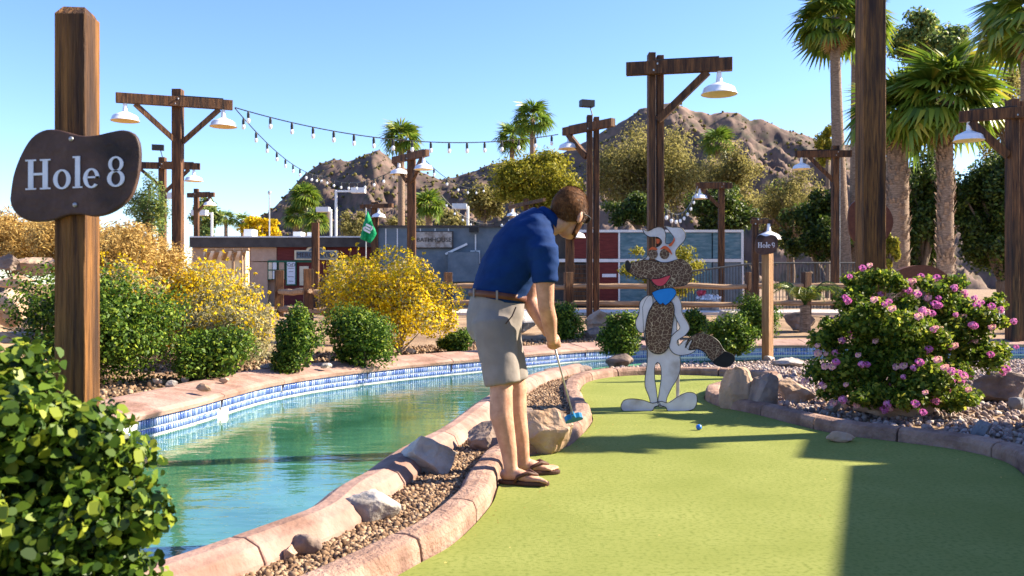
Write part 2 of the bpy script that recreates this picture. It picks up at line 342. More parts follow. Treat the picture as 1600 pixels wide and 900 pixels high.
def resample(pts, step):
    P = [Vector((*p, 0)) for p in pts]; out = []
    for i in range(len(P) - 1):         # Catmull-Rom
        p0, p1, p2, p3 = P[max(i - 1, 0)], P[i], P[i + 1], P[min(i + 2, len(P) - 1)]
        n = max(2, int((p2 - p1).length / step))
        for k in range(n):
            t = k / n; out.append(.5 * ((2 * p1) + (p2 - p0) * t + (2 * p0 - 5 * p1 + 4 * p2 - p3) * t * t + (3 * p1 - p0 - 3 * p2 + p3) * t ** 3))
    out.append(P[-1]); return [(p.x, p.y) for p in out]
def sweep(path, prof, wob=0.0, cap=True):
    """profile (offset to the right, z) along a 2d path"""
    mb = MB(); n = len(prof); V = []; Fc = []
    for i, p in enumerate(path):
        a, b = path[max(i - 1, 0)], path[min(i + 1, len(path) - 1)]
        t = Vector((b[0] - a[0], b[1] - a[1])).normalized(); nr = Vector((t.y, -t.x))
        for o_, z in prof:
            k = wob * mnoise.noise(Vector((p[0] * 3 + o_ * 4, p[1] * 3, z * 8)))
            V.append((p[0] + nr.x * (o_ + k), p[1] + nr.y * (o_ + k), z + k * .6))
    for i in range(len(path) - 1):
        for k in range(n - 1): Fc.append((i * n + k, i * n + k + 1, (i + 1) * n + k + 1, (i + 1) * n + k))
    if cap: Fc += [tuple(range(n)), tuple(range((len(path) - 1) * n, len(path) * n))[::-1]]
    return mb.poly(V, Fc)
def segments(path, prof, seglen, name, m, parent, wob=.012, gap=.012):
    """cast kerb pieces with open joints, each a piece of its own"""
    cur = [path[0]]; L = 0; k = 0
    def emit(pp):
        if len(pp) < 2: return
        a, b = Vector(pp[0]), Vector(pp[1]); pp[0] = tuple(a + (b - a).normalized() * min(gap / 2, (b - a).length * .4))
        a, b = Vector(pp[-1]), Vector(pp[-2]); pp[-1] = tuple(a + (b - a).normalized() * min(gap / 2, (b - a).length * .4))
        sweep(pp, prof, wob).build(name, m, parent, smooth=False, bevel=.008)
    for i in range(1, len(path)):
        cur.append(path[i]); L += math.dist(path[i], path[i - 1])
        if L >= seglen * (0.85 + .3 * random.random()): emit(cur); cur = [path[i]]; L = 0
    emit(cur)
# ------------------------------------------------------------------ plan of the course
LB = [(-3.6, -2), (-3.5, 1.5), (-3.42, 4), (-3.2, 6.2), G(285, 668, -.12), G(440, 622, -.12), G(600, 597, -.12), G(760, 580, -.12), G(850, 570.5, -.12), G(940, 563, -.12), (3.4, 15.6), (5.6, 16.0), (12, 16.3)]
RB = [(-2.2, -2), (-2.05, 1), (-1.72, 2.35), (-1.24, 3.31), (-1.06, 3.68), (-.93, 3.98), (-.88, 4.45), (-.80, 4.82), (-.72, 5.43), (-.55, 6.12), (-.44, 6.79), (-.23, 8.23), (.22, 10.2), (.75, 11.4), (1.3, 12.2), (2.2, 12.95), (3.6, 13.4), (5.6, 13.6), (12, 13.8)]
LBp, RBp = resample(LB, .15), resample(RB, .12)
GL = [(-1.25, -2.5), (-1.15, .5), (-.85, 2.4), (-.43, 3.41), (-.244, 3.84), (-.105, 4.5), (-.06, 5.08), (.05, 5.7), (.36, 6.1), (.50, 6.55), (.64, 7.16), (.69, 7.6), (.69, 8.42), (.73, 9.47), (.90, 10.4), (1.27, 11.0), (1.67, 11.2), (2.12, 11.22), (2.65, 11.05), (3.1, 10.6)]
GR = [(3.1, 10.6), (2.75, 10.0), (2.3, 9.72), (2.05, 9.3), (1.90, 8.75), (1.93, 8.2), (2.12, 7.72), (2.41, 6.75), (2.75, 6.35), (3.02, 6.05), (3.12, 5.62), (2.95, 5.0), (2.82, 4.2), (2.85, 2), (2.85, -2.5)]
GLp, GRp = resample(GL, .07), resample(GR, .07)
green_poly = GLp + GRp[1:]
stream_poly = LBp + RBp[::-1]
def offs(path, o):
    out = []
    for i, p in enumerate(path):
        a, b = path[max(i - 1, 0)], path[min(i + 1, len(path) - 1)]; t = Vector((b[0] - a[0], b[1] - a[1])).normalized()
        out.append((p[0] + t.y * o, p[1] - t.x * o))
    return out
def smooth(a, b, x): t = min(1, max(0, (x - a) / (b - a))); return t * t * (3 - 2 * t)
LBa = np.array(LBp)
def ground_z(x, y):
    if y > 60 or abs(x) > 45: return .42
    j = int(np.argmin((LBa[:, 0] - x) ** 2 + (LBa[:, 1] - y) ** 2)); q = LBa[j]
    dist = math.hypot(q[0] - x, q[1] - y)
    t = LBa[min(j + 1, len(LBa) - 1)] - LBa[max(j - 1, 0)]
    left = (t[0] * (y - q[1]) - t[1] * (x - q[0])) > 0
    z = 0.0
    if left:
        z = .13 * smooth(.3, .7, dist) + .29 * smooth(2.0, 7.0, dist)
        z += .75 * smooth(-4.6, -7.5, x) * smooth(5, 9, y) * (1 - smooth(17, 26, y))
    z += .03 * mnoise.noise(Vector((x * .9, y * .9, 3)))
    return z
# ------------------------------------------------------------------ ground
def build_ground():
    nx, ny = 200, 190; X = np.concatenate([np.linspace(-3000, -40, 8)[:-1], np.linspace(-30, -8, 20)[:-1], np.linspace(-8, 13, nx), np.linspace(13, 40, 16)[1:], np.linspace(60, 3000, 8)])
    Y = np.concatenate([np.linspace(-400, -3, 6)[:-1], np.linspace(-3, 20, ny), np.linspace(20, 60, 40)[1:], np.linspace(90, 3500, 12)])
    gx, gy = np.meshgrid(X, Y); P = np.stack([gx.ravel(), gy.ravel()], 1)
    Z = np.array([ground_z(x, y) - .012 for x, y in P])
    ins = inpoly(P, offs(LBp, -.3) + offs(RBp, .14)[::-1]); Z[ins] = -.75
    ing = inpoly(P, green_poly); Z[ing] = -.06
    n = len(X); i = np.arange(len(Y) - 1)[:, None] * n + np.arange(n - 1)[None]
    Fa = np.stack([i, i + 1, i + n + 1, i + n], -1).reshape(-1, 4)
    return struct(np_mesh('ground', np.column_stack([P, Z]), Fa, 'soil', None, None, True))
build_ground()
def sheet(name, poly, z, m):
    me = bpy.data.meshes.new(name); bm = bmesh.new()
    f = bm.faces.new([bm.verts.new((x, y, z)) for x, y in poly]); 
    if f.normal.z < 0: f.normal_flip()
    bmesh.ops.triangulate(bm, faces=bm.faces); bm.to_mesh(me); bm.free(); return put(name, me, m)
struct(sheet('putting_green', green_poly, 0.0, 'turf'))
# pool: basin floor, plaster walls, water
struct(sheet('pool_floor', stream_poly, -.34, 'basin'))
def wallstrip(name, path, off, z0, z1, m):
    return sweep(path, [(off, z0), (off, z1)], 0, False).build(name, m)
struct(wallstrip('pool_wall_far', LBp, -.004, -.125, .04, 'plaster')); struct(wallstrip('pool_wall_far', LBp, .0, -.6, -.125, 'basin'))
struct(wallstrip('pool_wall_near', RBp, .02, -.6, .02, 'basin'))
struct(sheet('water', stream_poly, -.12, 'water'))
# far coping (left bank) and its tile band
cop = thing('pool_coping', 'broad pink cast coping curving along the far bank of the pool', 'coping', (-3, 8, 0))
segments(LBp[6:], [(.03, .035), (.045, .075), (0, .10), (-.16, .125), (-.42, .16), (-.55, .15), (-.56, -.1), (.0, -.1)], 1.5, 'coping_stone', 'coping', cop, .012, .006)
def tiles():
    V, Fa, T = [], [], []
    path = resample(LB, .034); k = 0
    for row, (z0, z1, step) in enumerate(((-.045, .026, 1), (-.105, -.056, 1))):
        for i in range(60, len(path) - 1, step):
            a, b = Vector(path[i]), Vector(path[i + 1]); t = (b - a).normalized(); nr = Vector((t.y, -t.x))
            if a.y < 5.5: continue
            if mnoise.noise(Vector((i * .021, row * 3.7, 1))) > .56: continue
            a2, b2 = a + t * .007, b - t * .007; p = .007 + .003 * random.random()
            for q, z in ((a2, z0), (b2, z0), (b2, z1), (a2, z1)): V.append((q.x + nr.x * p, q.y + nr.y * p, z))
            for q, z in ((a2, z0), (b2, z0), (b2, z1), (a2, z1)): V.append((q.x, q.y, z))
            Fa += [(k, k + 1, k + 2, k + 3), (k, k + 4, k + 5, k + 1), (k + 3, k + 2, k + 6, k + 7), (k, k + 3, k + 7, k + 4), (k + 1, k + 5, k + 6, k + 2)]
            T += [random.random() * (.75 if row == 0 else .5)] * 8; k += 8
    return stuff(np_mesh('waterline_tiles', V, Fa, 'tile', cop, T))
tiles()
# near wall: rounded pink kerb between pool and gravel
nw = thing('pool_wall', 'rounded pink cast wall between the pool and the gravel bed', 'wall', (-.8, 5, 0))
segments(resample(RB[1:14], .08), [(-.03, -.45), (-.035, .02), (-.01, .09), (.05, .125), (.12, .13), (.19, .105), (.225, .05), (.235, -.1)], 1.25, 'wall_stone', 'coping', nw, .022, .006)
# kerbs of the putting green
kp = [(-.005, -.08), (-.012, .055), (-.03, .088), (-.08, .098), (-.145, .095), (-.17, .07), (-.175, -.08)]
kl = thing('green_kerb', 'pink cast kerb curving round the putting green past the golfer', 'kerb', (0, 5, 0))
segments(GLp[8:], kp, .62, 'kerb_stone', 'kerb', kl, .016, .012)
kr = thing('green_kerb', 'pink cast kerb edging the lantana island beside the green', 'kerb', (2.5, 7, 0))
segments(GRp[3:], kp, .75, 'kerb_stone', 'kerb', kr, .014, .012)
# ------------------------------------------------------------------ gravel beds
wall_out = [p for p in offs(RBp, .2) if 1.8 < p[1] < 12.2 and p[0] < 1.4]
kerb_out = [p for p in offs(GLp, -.16) if 1.8 < p[1] < 11.5 and p[0] < 1.3]
bed = wall_out + kerb_out[::-1]
struct(sheet('gravel_bed', bed, .012, 'bedsoil'))
near_bed = [p for p in wall_out if p[1] < 7.2] + [p for p in kerb_out if p[1] < 7.2][::-1]
far_bed = [p for p in wall_out if p[1] >= 7.0] + [p for p in kerb_out if p[1] >= 7.0][::-1]
zf = lambda x, y: .018
gravel('gravel', 'coarse brown gravel between pool wall and green kerb', 'gravel', near_bed, 17000, .008, .019, 'gravel', zf)
gravel('gravel', 'brown gravel behind the tan boulder beside the pool', 'gravel', far_bed, 9000, .010, .02, 'gravel', zf)
back_bed = [(1.1, 11.2), (1.7, 11.42), (2.15, 11.45), (2.75, 11.25), (3.3, 10.7), (9, 11), (9, 13.4), (3.6, 13.2), (2.2, 12.8), (1.3, 12.1)]
gravel('gravel', 'pale gravel strip between the green and the far stream', 'gravel', back_bed, 9000, .018, .034, 'pebble', lambda x, y: ground_z(x, y))
isl = [p for p in offs(GRp, -.17) if p[1] > 2] + [(6, 2), (9, 6), (9, 10.9), (3.4, 10.7)]
gravel('gravel', 'grey pink crushed stone under the lantana', 'gravel', isl, 15000, .014, .034, 'pebble', lambda x, y: ground_z(x, y))
lbank = [p for p in offs(LBp, -.6) if p[1] > 5 and p[0] < 3] + [p for p in offs(LBp, -2.2) if p[1] > 5 and p[0] < 3][::-1]
gravel('gravel', 'loose tan stones and litter behind the far coping', 'gravel', lbank, 4500, .010, .035, 'gravel', lambda x, y: ground_z(x, y) - .01)
edge = np.array([p for p in GLp + GRp if 2.5 < p[1] < 10.5]); e_i = rng.integers(0, len(edge), 320)
P = np.column_stack([edge[e_i] + rng.normal(size=(320, 2)) * .12, np.full(320, .006)]); P = P[inpoly(P[:, :2], green_poly)]
Pt = np.column_stack([scatter(green_poly, 90), np.full(90, .006)]); P = np.vstack([P, Pt])
V, Fa, k_ = leaf_arrays(P, unit(np.column_stack([rng.normal(size=(len(P), 2)) * .25, np.ones(len(P))])), .014, .5)
lo = np_mesh('leaf_litter', V, Fa, 'leaf_dry', None, np.repeat(rng.random(len(P)), k_)); tag(lo, 'tiny dry leaf scraps blown along the turf edges', 'leaf litter'); stuff(lo)
# concrete path on the terrace
def strip(name, pts_l, pts_r, z, m):
    return sheet(name, pts_l + pts_r[::-1], z, m)
struct(MB().box((4, 24.4, .30), (40, 3.2, .34)).build('path', 'concrete'))
# ------------------------------------------------------------------ mountains
def mountain(name, prof, d, depth, seed, step=1.5):
    xs = [(p[0] - 800) / F * d for p in prof]; hs = [CH + (450 - p[1]) / F * d for p in prof]
    X = np.arange(xs[0], xs[-1], step * d / 600); T = np.linspace(-1, .6, 150); n = len(X); V = []
    base = np.interp(X, xs, hs)
    for t in T:
        y = d + t * depth
        for i, x in enumerate(X):
            s = (1 - abs(t) ** 1.15) if t < 0 else (1 - t * .9)
            p = Vector((x * .014 + seed, y * .014, seed)); q = Vector((x * .05, y * .05, seed * 2))
            sx = x + .55 * (y - d); rid = mnoise.ridged_multi_fractal(Vector((sx * .011 + seed, y * .006, seed)), .8, 2.1, 8, 1.0, 2.0) * .5; rid2 = mnoise.ridged_multi_fractal(Vector((sx * .045, y * .03, seed * 2)), .7, 2.2, 6, 1.0, 2.0) * .5; fine = mnoise.noise(Vector((x * .25, y * .25, seed))) + .8 * mnoise.noise(Vector((x * .6, y * .6, seed)))
            amp = min(1, (abs(t) * 3.0 + .10)); h = base[i] * s
            V.append((x, y, max(-1, h + base[i] * amp * (.34 * (min(rid, 1.1) - 1) + .17 * (min(rid2, 1.1) - 1)) + .8 * fine * (d / 600) * (.5 + amp))))
    i = np.arange(len(T) - 1)[:, None] * n + np.arange(n - 1)[None]
    o = np_mesh(name, V, np.stack([i, i + 1, i + n + 1, i + n], -1).reshape(-1, 4), 'mountain')
    # desert scrub dotted over the slope
    VV = np.array(V); hh = VV[:, 2]; ok = np.where((hh > 4) & (VV[:, 1] < d + 15))[0]; pk = rng.choice(ok, 2600); V0, F0 = ico(); m_ = len(pk)
    sz = rng.uniform(.35, 1.25, (m_, 1, 1)) * d / 600; L = V0[None] * sz * rng.uniform(.7, 1.3, (m_, len(V0), 3)) + (VV[pk] + rng.normal(size=(m_, 3)) * [1.5, 1.5, 0])[:, None, :]
    sc_ = np_mesh('desert_scrub', L.reshape(-1, 3), (F0[None] + (np.arange(m_) * len(V0))[:, None, None]).reshape(-1, 3), 'leaf_pv', None, np.repeat(rng.random(m_) * .5, len(V0)))
    tag(sc_, 'dark desert scrub dotted over the ' + ('left' if seed == 3 else 'right') + ' rocky hill', 'scrub'); stuff(sc_)
    return struct(o)
mountain('hills', [(330, 440), (415, 335), (445, 303), (470, 272), (500, 252), (520, 246), (545, 250), (575, 238), (592, 232), (606, 240), (625, 258), (660, 268), (690, 277), (715, 272), (745, 262), (775, 252), (800, 248), (850, 262), (950, 300), (1100, 440)], 760, 200, 3)
mountain('hills', [(700, 440), (780, 268), (830, 240), (880, 232), (930, 205), (965, 190), (1000, 166), (1040, 155), (1062, 156), (1090, 166), (1110, 172), (1130, 168), (1152, 170), (1172, 184), (1190, 182), (1215, 195), (1250, 205), (1290, 225), (1330, 222), (1380, 240), (1500, 290), (1700, 440)], 600, 170, 11)
# ------------------------------------------------------------------ lamp posts
def lamp(parent, top, drop=.0, s=1.0):
    n_ = MB().lathe(top, [(.0, .01), (.035 * s, .01), (.038 * s, -.05 * s), (.05 * s, -.16 * s), (.075 * s, -.19 * s), (.0, -.19 * s)], 12).build('lamp_neck', 'white', parent, True)
    sh = MB().lathe(top, [(.07 * s, -.175 * s), (.12 * s, -.20 * s), (.20 * s, -.235 * s), (.235 * s, -.26 * s), (.262 * s, -.34 * s), (.275 * s, -.345 * s), (.275 * s, -.355 * s)], 24).build('lamp_shade', 'white', parent, True)
    put('shade_lining', MB().lathe(top, [(.268 * s, -.352 * s), (.252 * s, -.335 * s), (.225 * s, -.262 * s), (.10 * s, -.21 * s), (.0, -.205 * s)], 24).mesh('shade_lining'), 'lampin', sh, True)
def lamppost(label, px, d, topy, e1, e2, lamps, w_=.19, base=None, double=False, brace=(1, 1), flood=False, m='wood', group='timber lamp posts round the course', conduit=False, armh=.2):
    """px: post centre, e1/e2: pixel ends of the cross arm, lamps: pixel x of each lamp"""
    P = W(px, 450, d); zt = CH + (450 - topy) / F * d; z0 = (ground_z(P.x, d) if base is None else base) - .05
    t = thing('lamp_post', label, 'lamp post', (P.x, P.y, z0), group)
    if double:
        MB().box((P.x - w_ * .3, d, (zt + z0) / 2), (w_ * .52, w_, zt - z0)).build('post', m, t, bevel=.006)
        MB().box((P.x + w_ * .36, d + w_ * .25, (zt - .03 + z0) / 2), (w_ * .5, w_, zt - .03 - z0)).build('post', m, t, bevel=.006)
    else:
        MB().box((P.x, d, (zt + z0) / 2), (w_, w_, zt - z0)).build('post', m, t, bevel=.006)
    if e1 is None: return t
    ym = (e1[1] + e2[1]) / 2; za = CH + (450 - ym) / F * d
    d1 = (za - CH) * F / (450 - e1[1]); d2 = (za - CH) * F / (450 - e2[1])
    A = Vector(((e1[0] - 800) / F * d1, d1, za)); B = Vector(((e2[0] - 800) / F * d2, d2, za)); u = (B - A).normalized()
    # the arm is bolted to the front of the post
    off = (Vector((P.x, d, za)) - A); off -= u * off.dot(u); sh = off + Vector((0, -w_ * .78, 0)); A += sh; B += sh
    MB().beam(A, B, w_ * .55, armh).build('cross_arm', m, t, bevel=.006)
    c = A + u * ((Vector((P.x, d, za)) - A).dot(u))
    for sgn, on in zip((-1, 1), brace):
        if not on: continue
        L = min(.75, (c - (A if sgn < 0 else B)).length * .75)
        MB().beam(c + Vector((0, w_ * .5, -L - .05)) + u * sgn * w_ * .3, c + u * sgn * (L + .05) + Vector((0, .0, -armh * .5)), w_ * .45, w_ * .5).build('brace', m, t)
    for k in (-1, 1):
        MB().lathe(c + Vector((k * .03, -w_ * .3, k * .05)), [(0, .014), (.014, .014), (.014, -.014), (0, -.014)], 8).build('bolt', 'steel', t)
    for lx in lamps:
        f = (lx - e1[0]) / (e2[0] - e1[0]); p = A.lerp(B, f) - Vector((0, 0, armh / 2)); lamp(t, p)
    if lamps:
        f = (lamps[-1] - e1[0]) / (e2[0] - e1[0]); q = A.lerp(B, f) + Vector((0, 0, armh / 2 + .02))
        MB().tube([c + Vector((0, 0, armh / 2 + .02)), q], .014, 6).build('conduit', 'black', t)
    if flood:
        MB().tube([(P.x, d, zt), (P.x - .06, d, zt + .22)], .015, 6).build('bracket', 'black', t)
        MB().box((P.x - .14, d, zt + .3), (.34, .2, .16), .3).build('floodlight', 'black', t)
    if conduit: MB().tube([(P.x + w_ * .62, d - .02, z0), (P.x + w_ * .62, d - .02, za)], .02, 6).build('downpipe', 'steel', t)
    return t
lamppost('tall timber lamp post with two white lamps rising behind the yellow bushes', 278, 18.1, 140, (186, 155), (367, 167), [200, 352])
lamppost('timber lamp post with floodlight on top and one lamp, beyond the two-lamp post', 254, 27, 246, (214, 259), (315, 261), [305], flood=True)
lamppost('small distant timber lamp post with short arm near the white roof poles', 307, 38, 295, (296, 306), (338, 305), [331], brace=(0, 1))
lamppost('timber lamp post carrying lamps on crossed arms in front of the bath house', 643, 26, 235, (615, 252), (668, 240), [624, 662], w_=.24)
lamppost('double timber lamp post with floodlight and one lamp behind the golfer', 926, 21.8, 181, (872, 207), (948, 192), [880], double=True, brace=(1, 0), flood=True, w_=.26)
lamppost('tall timber lamp post with one large lamp directly behind the animal cutout', 1024, 13.9, 84, (977, 114), (1140, 106), [1120], double=True, brace=(0, 1), w_=.21, m='wood', base=-.5)
lamppost('slim dark timber lamp post in front of the teal building', 1127, 31, 285, (1086, 291), (1142, 291), [1092], brace=(1, 0), w_=.2)
lamppost('timber lamp post with steel downpipe and one lamp beside the tall palm trunks', 1305, 27, 228, (1240, 242), (1328, 241), [1250], brace=(1, 0), conduit=True, w_=.2)
lamppost('heavy timber post rising out of the top of view behind the lantana', 1360, 8.6, -60, None, None, [], w_=.215, m='wood_new')
lamppost('timber lamp post with one lamp standing beyond the lantana by the lounge chairs', 1588, 16.4, 156, (1490, 186), (1680, 172), [1506], double=True, brace=(1, 0), w_=.26, base=0)
lamppost('small dark timber lamp post between the two shaggy palm trunks', 1455, 36, 330, (1421, 338), (1490, 338), [1427, 1478], w_=.24, armh=.18)
lamppost('short timber lamp post with small lamp by the split rail fence', 890, 25, 345, (880, 350), (905, 350), [899], brace=(0, 0), w_=.24, armh=.1)
lamppost('short timber lamp post hanging a lamp over the hole nine sign', 1180, 20, 340, (1171, 347), (1207, 347), [1199], brace=(0, 1), w_=.13, armh=.09)
lamppost('timber lamp post half hidden behind the green flag', 586, 34, 316, (566, 324), (616, 322), [594], brace=(0, 0), w_=.26, armh=.16)
lamppost('far timber lamp post with crossed arm showing over the golfer\'s back', 822, 38, 311, (800, 325), (855, 313), [806], brace=(0, 0), w_=.22, armh=.14)
lamppost('short dark timber post in front of the mercantile sign', 493, 29, 348, None, None, [], w_=.22)
# thin area-light poles on the roofs beyond
for i, (px, ty, bx, d, lab) in enumerate(((525, 297, 560, 48, 'tall steel pole with pale box light left of the flag'), (517, 327, 505, 52, 'shorter steel pole with pale box light behind the mercantile'), (331, 332, 312, 46, 'steel pole with pale box light at the end of the long roof'), (731, 322, 718, 46, 'steel pole with box light above the bath house'), (287, 305, 262, 44, 'steel pole with long pale light behind the two-lamp timber post'))):
    p = W(px, ty, d); t = thing('pole_light', lab, 'pole light', (p.x, d, .4), 'steel pole lights beyond the roofs')
    MB().tube([(p.x, d, .4), (p.x, d, p.z)], .07, 8).build('pole', 'trim', t)
    q = W(bx, ty, d); MB().beam((p.x, d, p.z - .06), (q.x, d, p.z - .06), .1, .1).build('arm', 'trim', t)
    MB().box((q.x, d, p.z - .02), (.75, .45, .28)).build('light_box', 'trim', t)
p = W(421, 303, 40); t = thing('antenna_pole', 'thin bare mast with small ball tip above the long roof', 'pole', (p.x, 40, .4))
MB().tube([(p.x, 40, .4), (p.x, 40, p.z)], [.05, .03], 6).build('mast', 'steel', t); MB().ell((p.x, 40, p.z + .05), (.08, .08, .1)).build('ball_tip', 'steel', t)
# ------------------------------------------------------------------ string lights
def string(label, pts, sag, n, cat='string lights', s=1.0):
    a, b = pts; t = thing('string_lights', label, cat, tuple(a), 'string lights between the posts')
    pp = [a.lerp(b, k / 40) - Vector((0, 0, sag * 4 * (k / 40) * (1 - k / 40))) for k in range(41)]
    MB().tube(pp, .012 * s, 5).build('cable', 'black', t)
    sk = MB().lathe((0, 0, 0), [(0, .0), (.018, 0), (.03, -.05), (.03, -.14), (0, -.14)], 8).mesh('socket'); gb = MB().ell((0, 0, -.19), (.04, .04, .06), nu=8, nv=6).mesh('bulb')
    for k in range(n):
        f = (k + .6) / n; p_ = a.lerp(b, f) - Vector((0, 0, sag * 4 * f * (1 - f)))
        o = put('socket', sk, 'black', t); o.matrix_world = Matrix.Translation(p_); o.scale = (s, s, s)
        g = bpy.data.objects.new('bulb', gb); C.objects.link(g)
        if not gb.materials: gb.materials.append(M['glass'])
        g.parent = t; g.matrix_parent_inverse = Matrix.Translation(-a); g.location = p_; g.scale = (s, s, s)
        o.matrix_parent_inverse = Matrix.Translation(-a); o.location = p_
string('long string of bulbs from the two-lamp post across to the floodlit double post', (W(367, 168, 18.2), W(872, 210, 21.6)), .42, 17)
string('string of bulbs dropping from the two-lamp post towards the hills', (W(367, 169, 18.3), W(505, 275, 34)), .35, 11)
string('string of bulbs continuing to the crossed-arm post', (W(505, 275, 34), W(622, 262, 26.2)), .35, 9)
string('short string of bulbs leaving the crossed-arm post to the right', (W(664, 250, 26), W(760, 290, 40)), .4, 6)
string('low string of bulbs above the bath house roof', (W(690, 305, 36), W(812, 325, 38)), .9, 10)
string('string of bulbs swagged towards the slim dark lamp post', (W(1036, 322, 20), W(1090, 291, 30)), .5, 9)
# ------------------------------------------------------------------ hole signs
def letters(mb, x0, base, h, adv, text, tr):
    """hand drawn serif capitals; tr maps sign units to 3d"""
    def ring(cx, cy, rx, ry, ix, iy, a0=0, a1=360, n=28):
        for k in range(n):
            a, b = R(a0 + (a1 - a0) * k / n), R(a0 + (a1 - a0) * (k + 1) / n)
            mb.prism([tr(cx + rx * math.cos(a), cy + ry * math.sin(a)), tr(cx + rx * math.cos(b), cy + ry * math.sin(b)), tr(cx + ix * math.cos(b), cy + iy * math.sin(b)), tr(cx + ix * math.cos(a), cy + iy * math.sin(a))], (0, -.003, 0))
    def rect(a, b, c, d): mb.prism([tr(a, b), tr(c, b), tr(c, d), tr(a, d)], (0, -.003, 0))
    x = x0
    for ch in text:
        if ch == 'H':
            for sx in (.1, .58): rect(x + h * (sx), base + .045 * h, x + h * (sx + .17), base + h * .955); rect(x + h * (sx - .09), base, x + h * (sx + .26), base + .05 * h); rect(x + h * (sx - .09), base + h * .95, x + h * (sx + .26), base + h)
            rect(x + .265 * h, base + .47 * h, x + .585 * h, base + .55 * h); x += h * .92
        elif ch == 'o': ring(x + .30 * h, base + .31 * h, .29 * h, .33 * h, .15 * h, .27 * h); x += h * .64
        elif ch == 'l': rect(x + .1 * h, base + .045 * h, x + .26 * h, base + 1.06 * h); rect(x + .02 * h, base, x + .34 * h, base + .05 * h); rect(x + .02 * h, base + 1.0 * h, x + .105 * h, base + 1.06 * h); x += h * .36
        elif ch == 'e': ring(x + .28 * h, base + .31 * h, .27 * h, .33 * h, .135 * h, .27 * h, 0, 318); rect(x + .13 * h, base + .31 * h, x + .546 * h, base + .37 * h); x += h * .62
        elif ch == ' ': x += h * .17
        elif ch == '8': ring(x + .3 * h, base + .27 * h, .29 * h, .28 * h, .155 * h, .215 * h); ring(x + .3 * h, base + .75 * h, .25 * h, .255 * h, .135 * h, .20 * h); x += h * .66
        elif ch == '9': ring(x + .3 * h, base + .66 * h, .29 * h, .34 * h, .14 * h, .27 * h); ring(x + .2 * h, base + .5 * h, .39 * h, .5 * h, .24 * h, .44 * h, -75, 20); x += h * .66
out8 = [(15, 310), (20, 275), (32, 242), (48, 216), (66, 204), (86, 202), (108, 207), (128, 212), (150, 211), (172, 206), (192, 203), (208, 208), (216, 222), (218, 245), (214, 278), (204, 306), (186, 324), (165, 335), (145, 338), (125, 335), (105, 336), (88, 342), (66, 346), (44, 345), (26, 335), (17, 322)]
t = thing('hole_sign', 'brown bean-shaped Hole 8 sign on honey wood post behind round-leaved bush', 'sign', (-1.22, 2.5, 0), 'hole number signs')
zt = W(0, 22, 2.5).z
mb = MB().box((-1.222, 2.495, (zt - .12) / 2), (.086, .09, zt + .1))
mb.build('post', 'wood_new', t, bevel=.004)
MB().poly([(-1.264, 2.451, zt - .012), (-1.18, 2.451, zt - .012), (-1.18, 2.539, zt - .02), (-1.264, 2.539, zt - .02), (-1.25, 2.47, zt + .012), (-1.19, 2.47, zt + .01), (-1.19, 2.53, zt + .003), (-1.25, 2.53, zt + .006)], [(0, 1, 5, 4), (1, 2, 6, 5), (2, 3, 7, 6), (3, 0, 4, 7), (4, 5, 6, 7)]).build('post_top', 'wood_new', t)
mb = MB(); mb.box((-1.222, 2.495, 0), (.0861, .0901, .01)); 
sg = MB().prism([W(x, y, 2.428) for x, y in [(p[0], p[1]) for p in resample(out8 + out8[:1], 6)[:-1]]], (0, .02, 0)).build('sign_board', 'sign_wood', t, bevel=.004)
lt = MB(); letters(lt, 40, 0, 47, 0, 'Hole 8', lambda x, y: W(x * 1.0, 297 - (x - 40) * .038 - y, 2.427)); lt.build('lettering', 'letter', sg)
for bx, by in ((111, 217), (117, 320)): MB().ell(W(bx, by, 2.426), (.007, .004, .007), nu=10, nv=6).build('bolt', 'steel', sg, True)
d9 = 13.2; p9 = W(1202, 560, d9)
t = thing('hole_sign', 'brown Hole 9 sign on honey wood post beyond the animal cutout', 'sign', (p9.x, d9, .02), 'hole number signs')
MB().box((p9.x, d9 + .09, (W(0, 395, d9).z) / 2), (.125, .125, W(0, 395, d9).z), .72).build('post', 'wood_pale', t, bevel=.005)
o9 = [(1180, 390), (1181, 375), (1187, 367), (1197, 369), (1206, 367), (1214, 371), (1215, 384), (1211, 394), (1201, 397), (1190, 398), (1182, 395)]
sg = MB().prism([W(x, y, d9 - .03) for x, y in resample(o9 + o9[:1], 2)[:-1]], (0, .02, 0)).build('sign_board', 'sign_wood', t)
lt = MB(); letters(lt, 1184, 0, 8.2, 0, 'Hole 9', lambda x, y: W(1184 + (x - 1184) * .98, 387 - y, d9 - .031)); lt.build('lettering', 'letter', sg)
# back of another sign behind the heavy timber post
t = thing('sign_back', 'plain brown back of a rounded sign behind the heavy timber post', 'sign', (W(1360, 0, 11).x, 11, 0))
ob = [(1325, 340), (1328, 322), (1340, 313), (1360, 314), (1378, 316), (1390, 328), (1396, 345), (1392, 362), (1380, 378), (1360, 382), (1340, 380), (1328, 366)]
MB().prism([W(x, y, 11) for x, y in resample(ob + ob[:1], 4)[:-1]], (0, .03, 0)).build('sign_board', 'belt', t)
MB().box((W(1362, 0, 11).x, 11.12, .9), (.15, .15, 1.9)).build('post', 'wood', t)
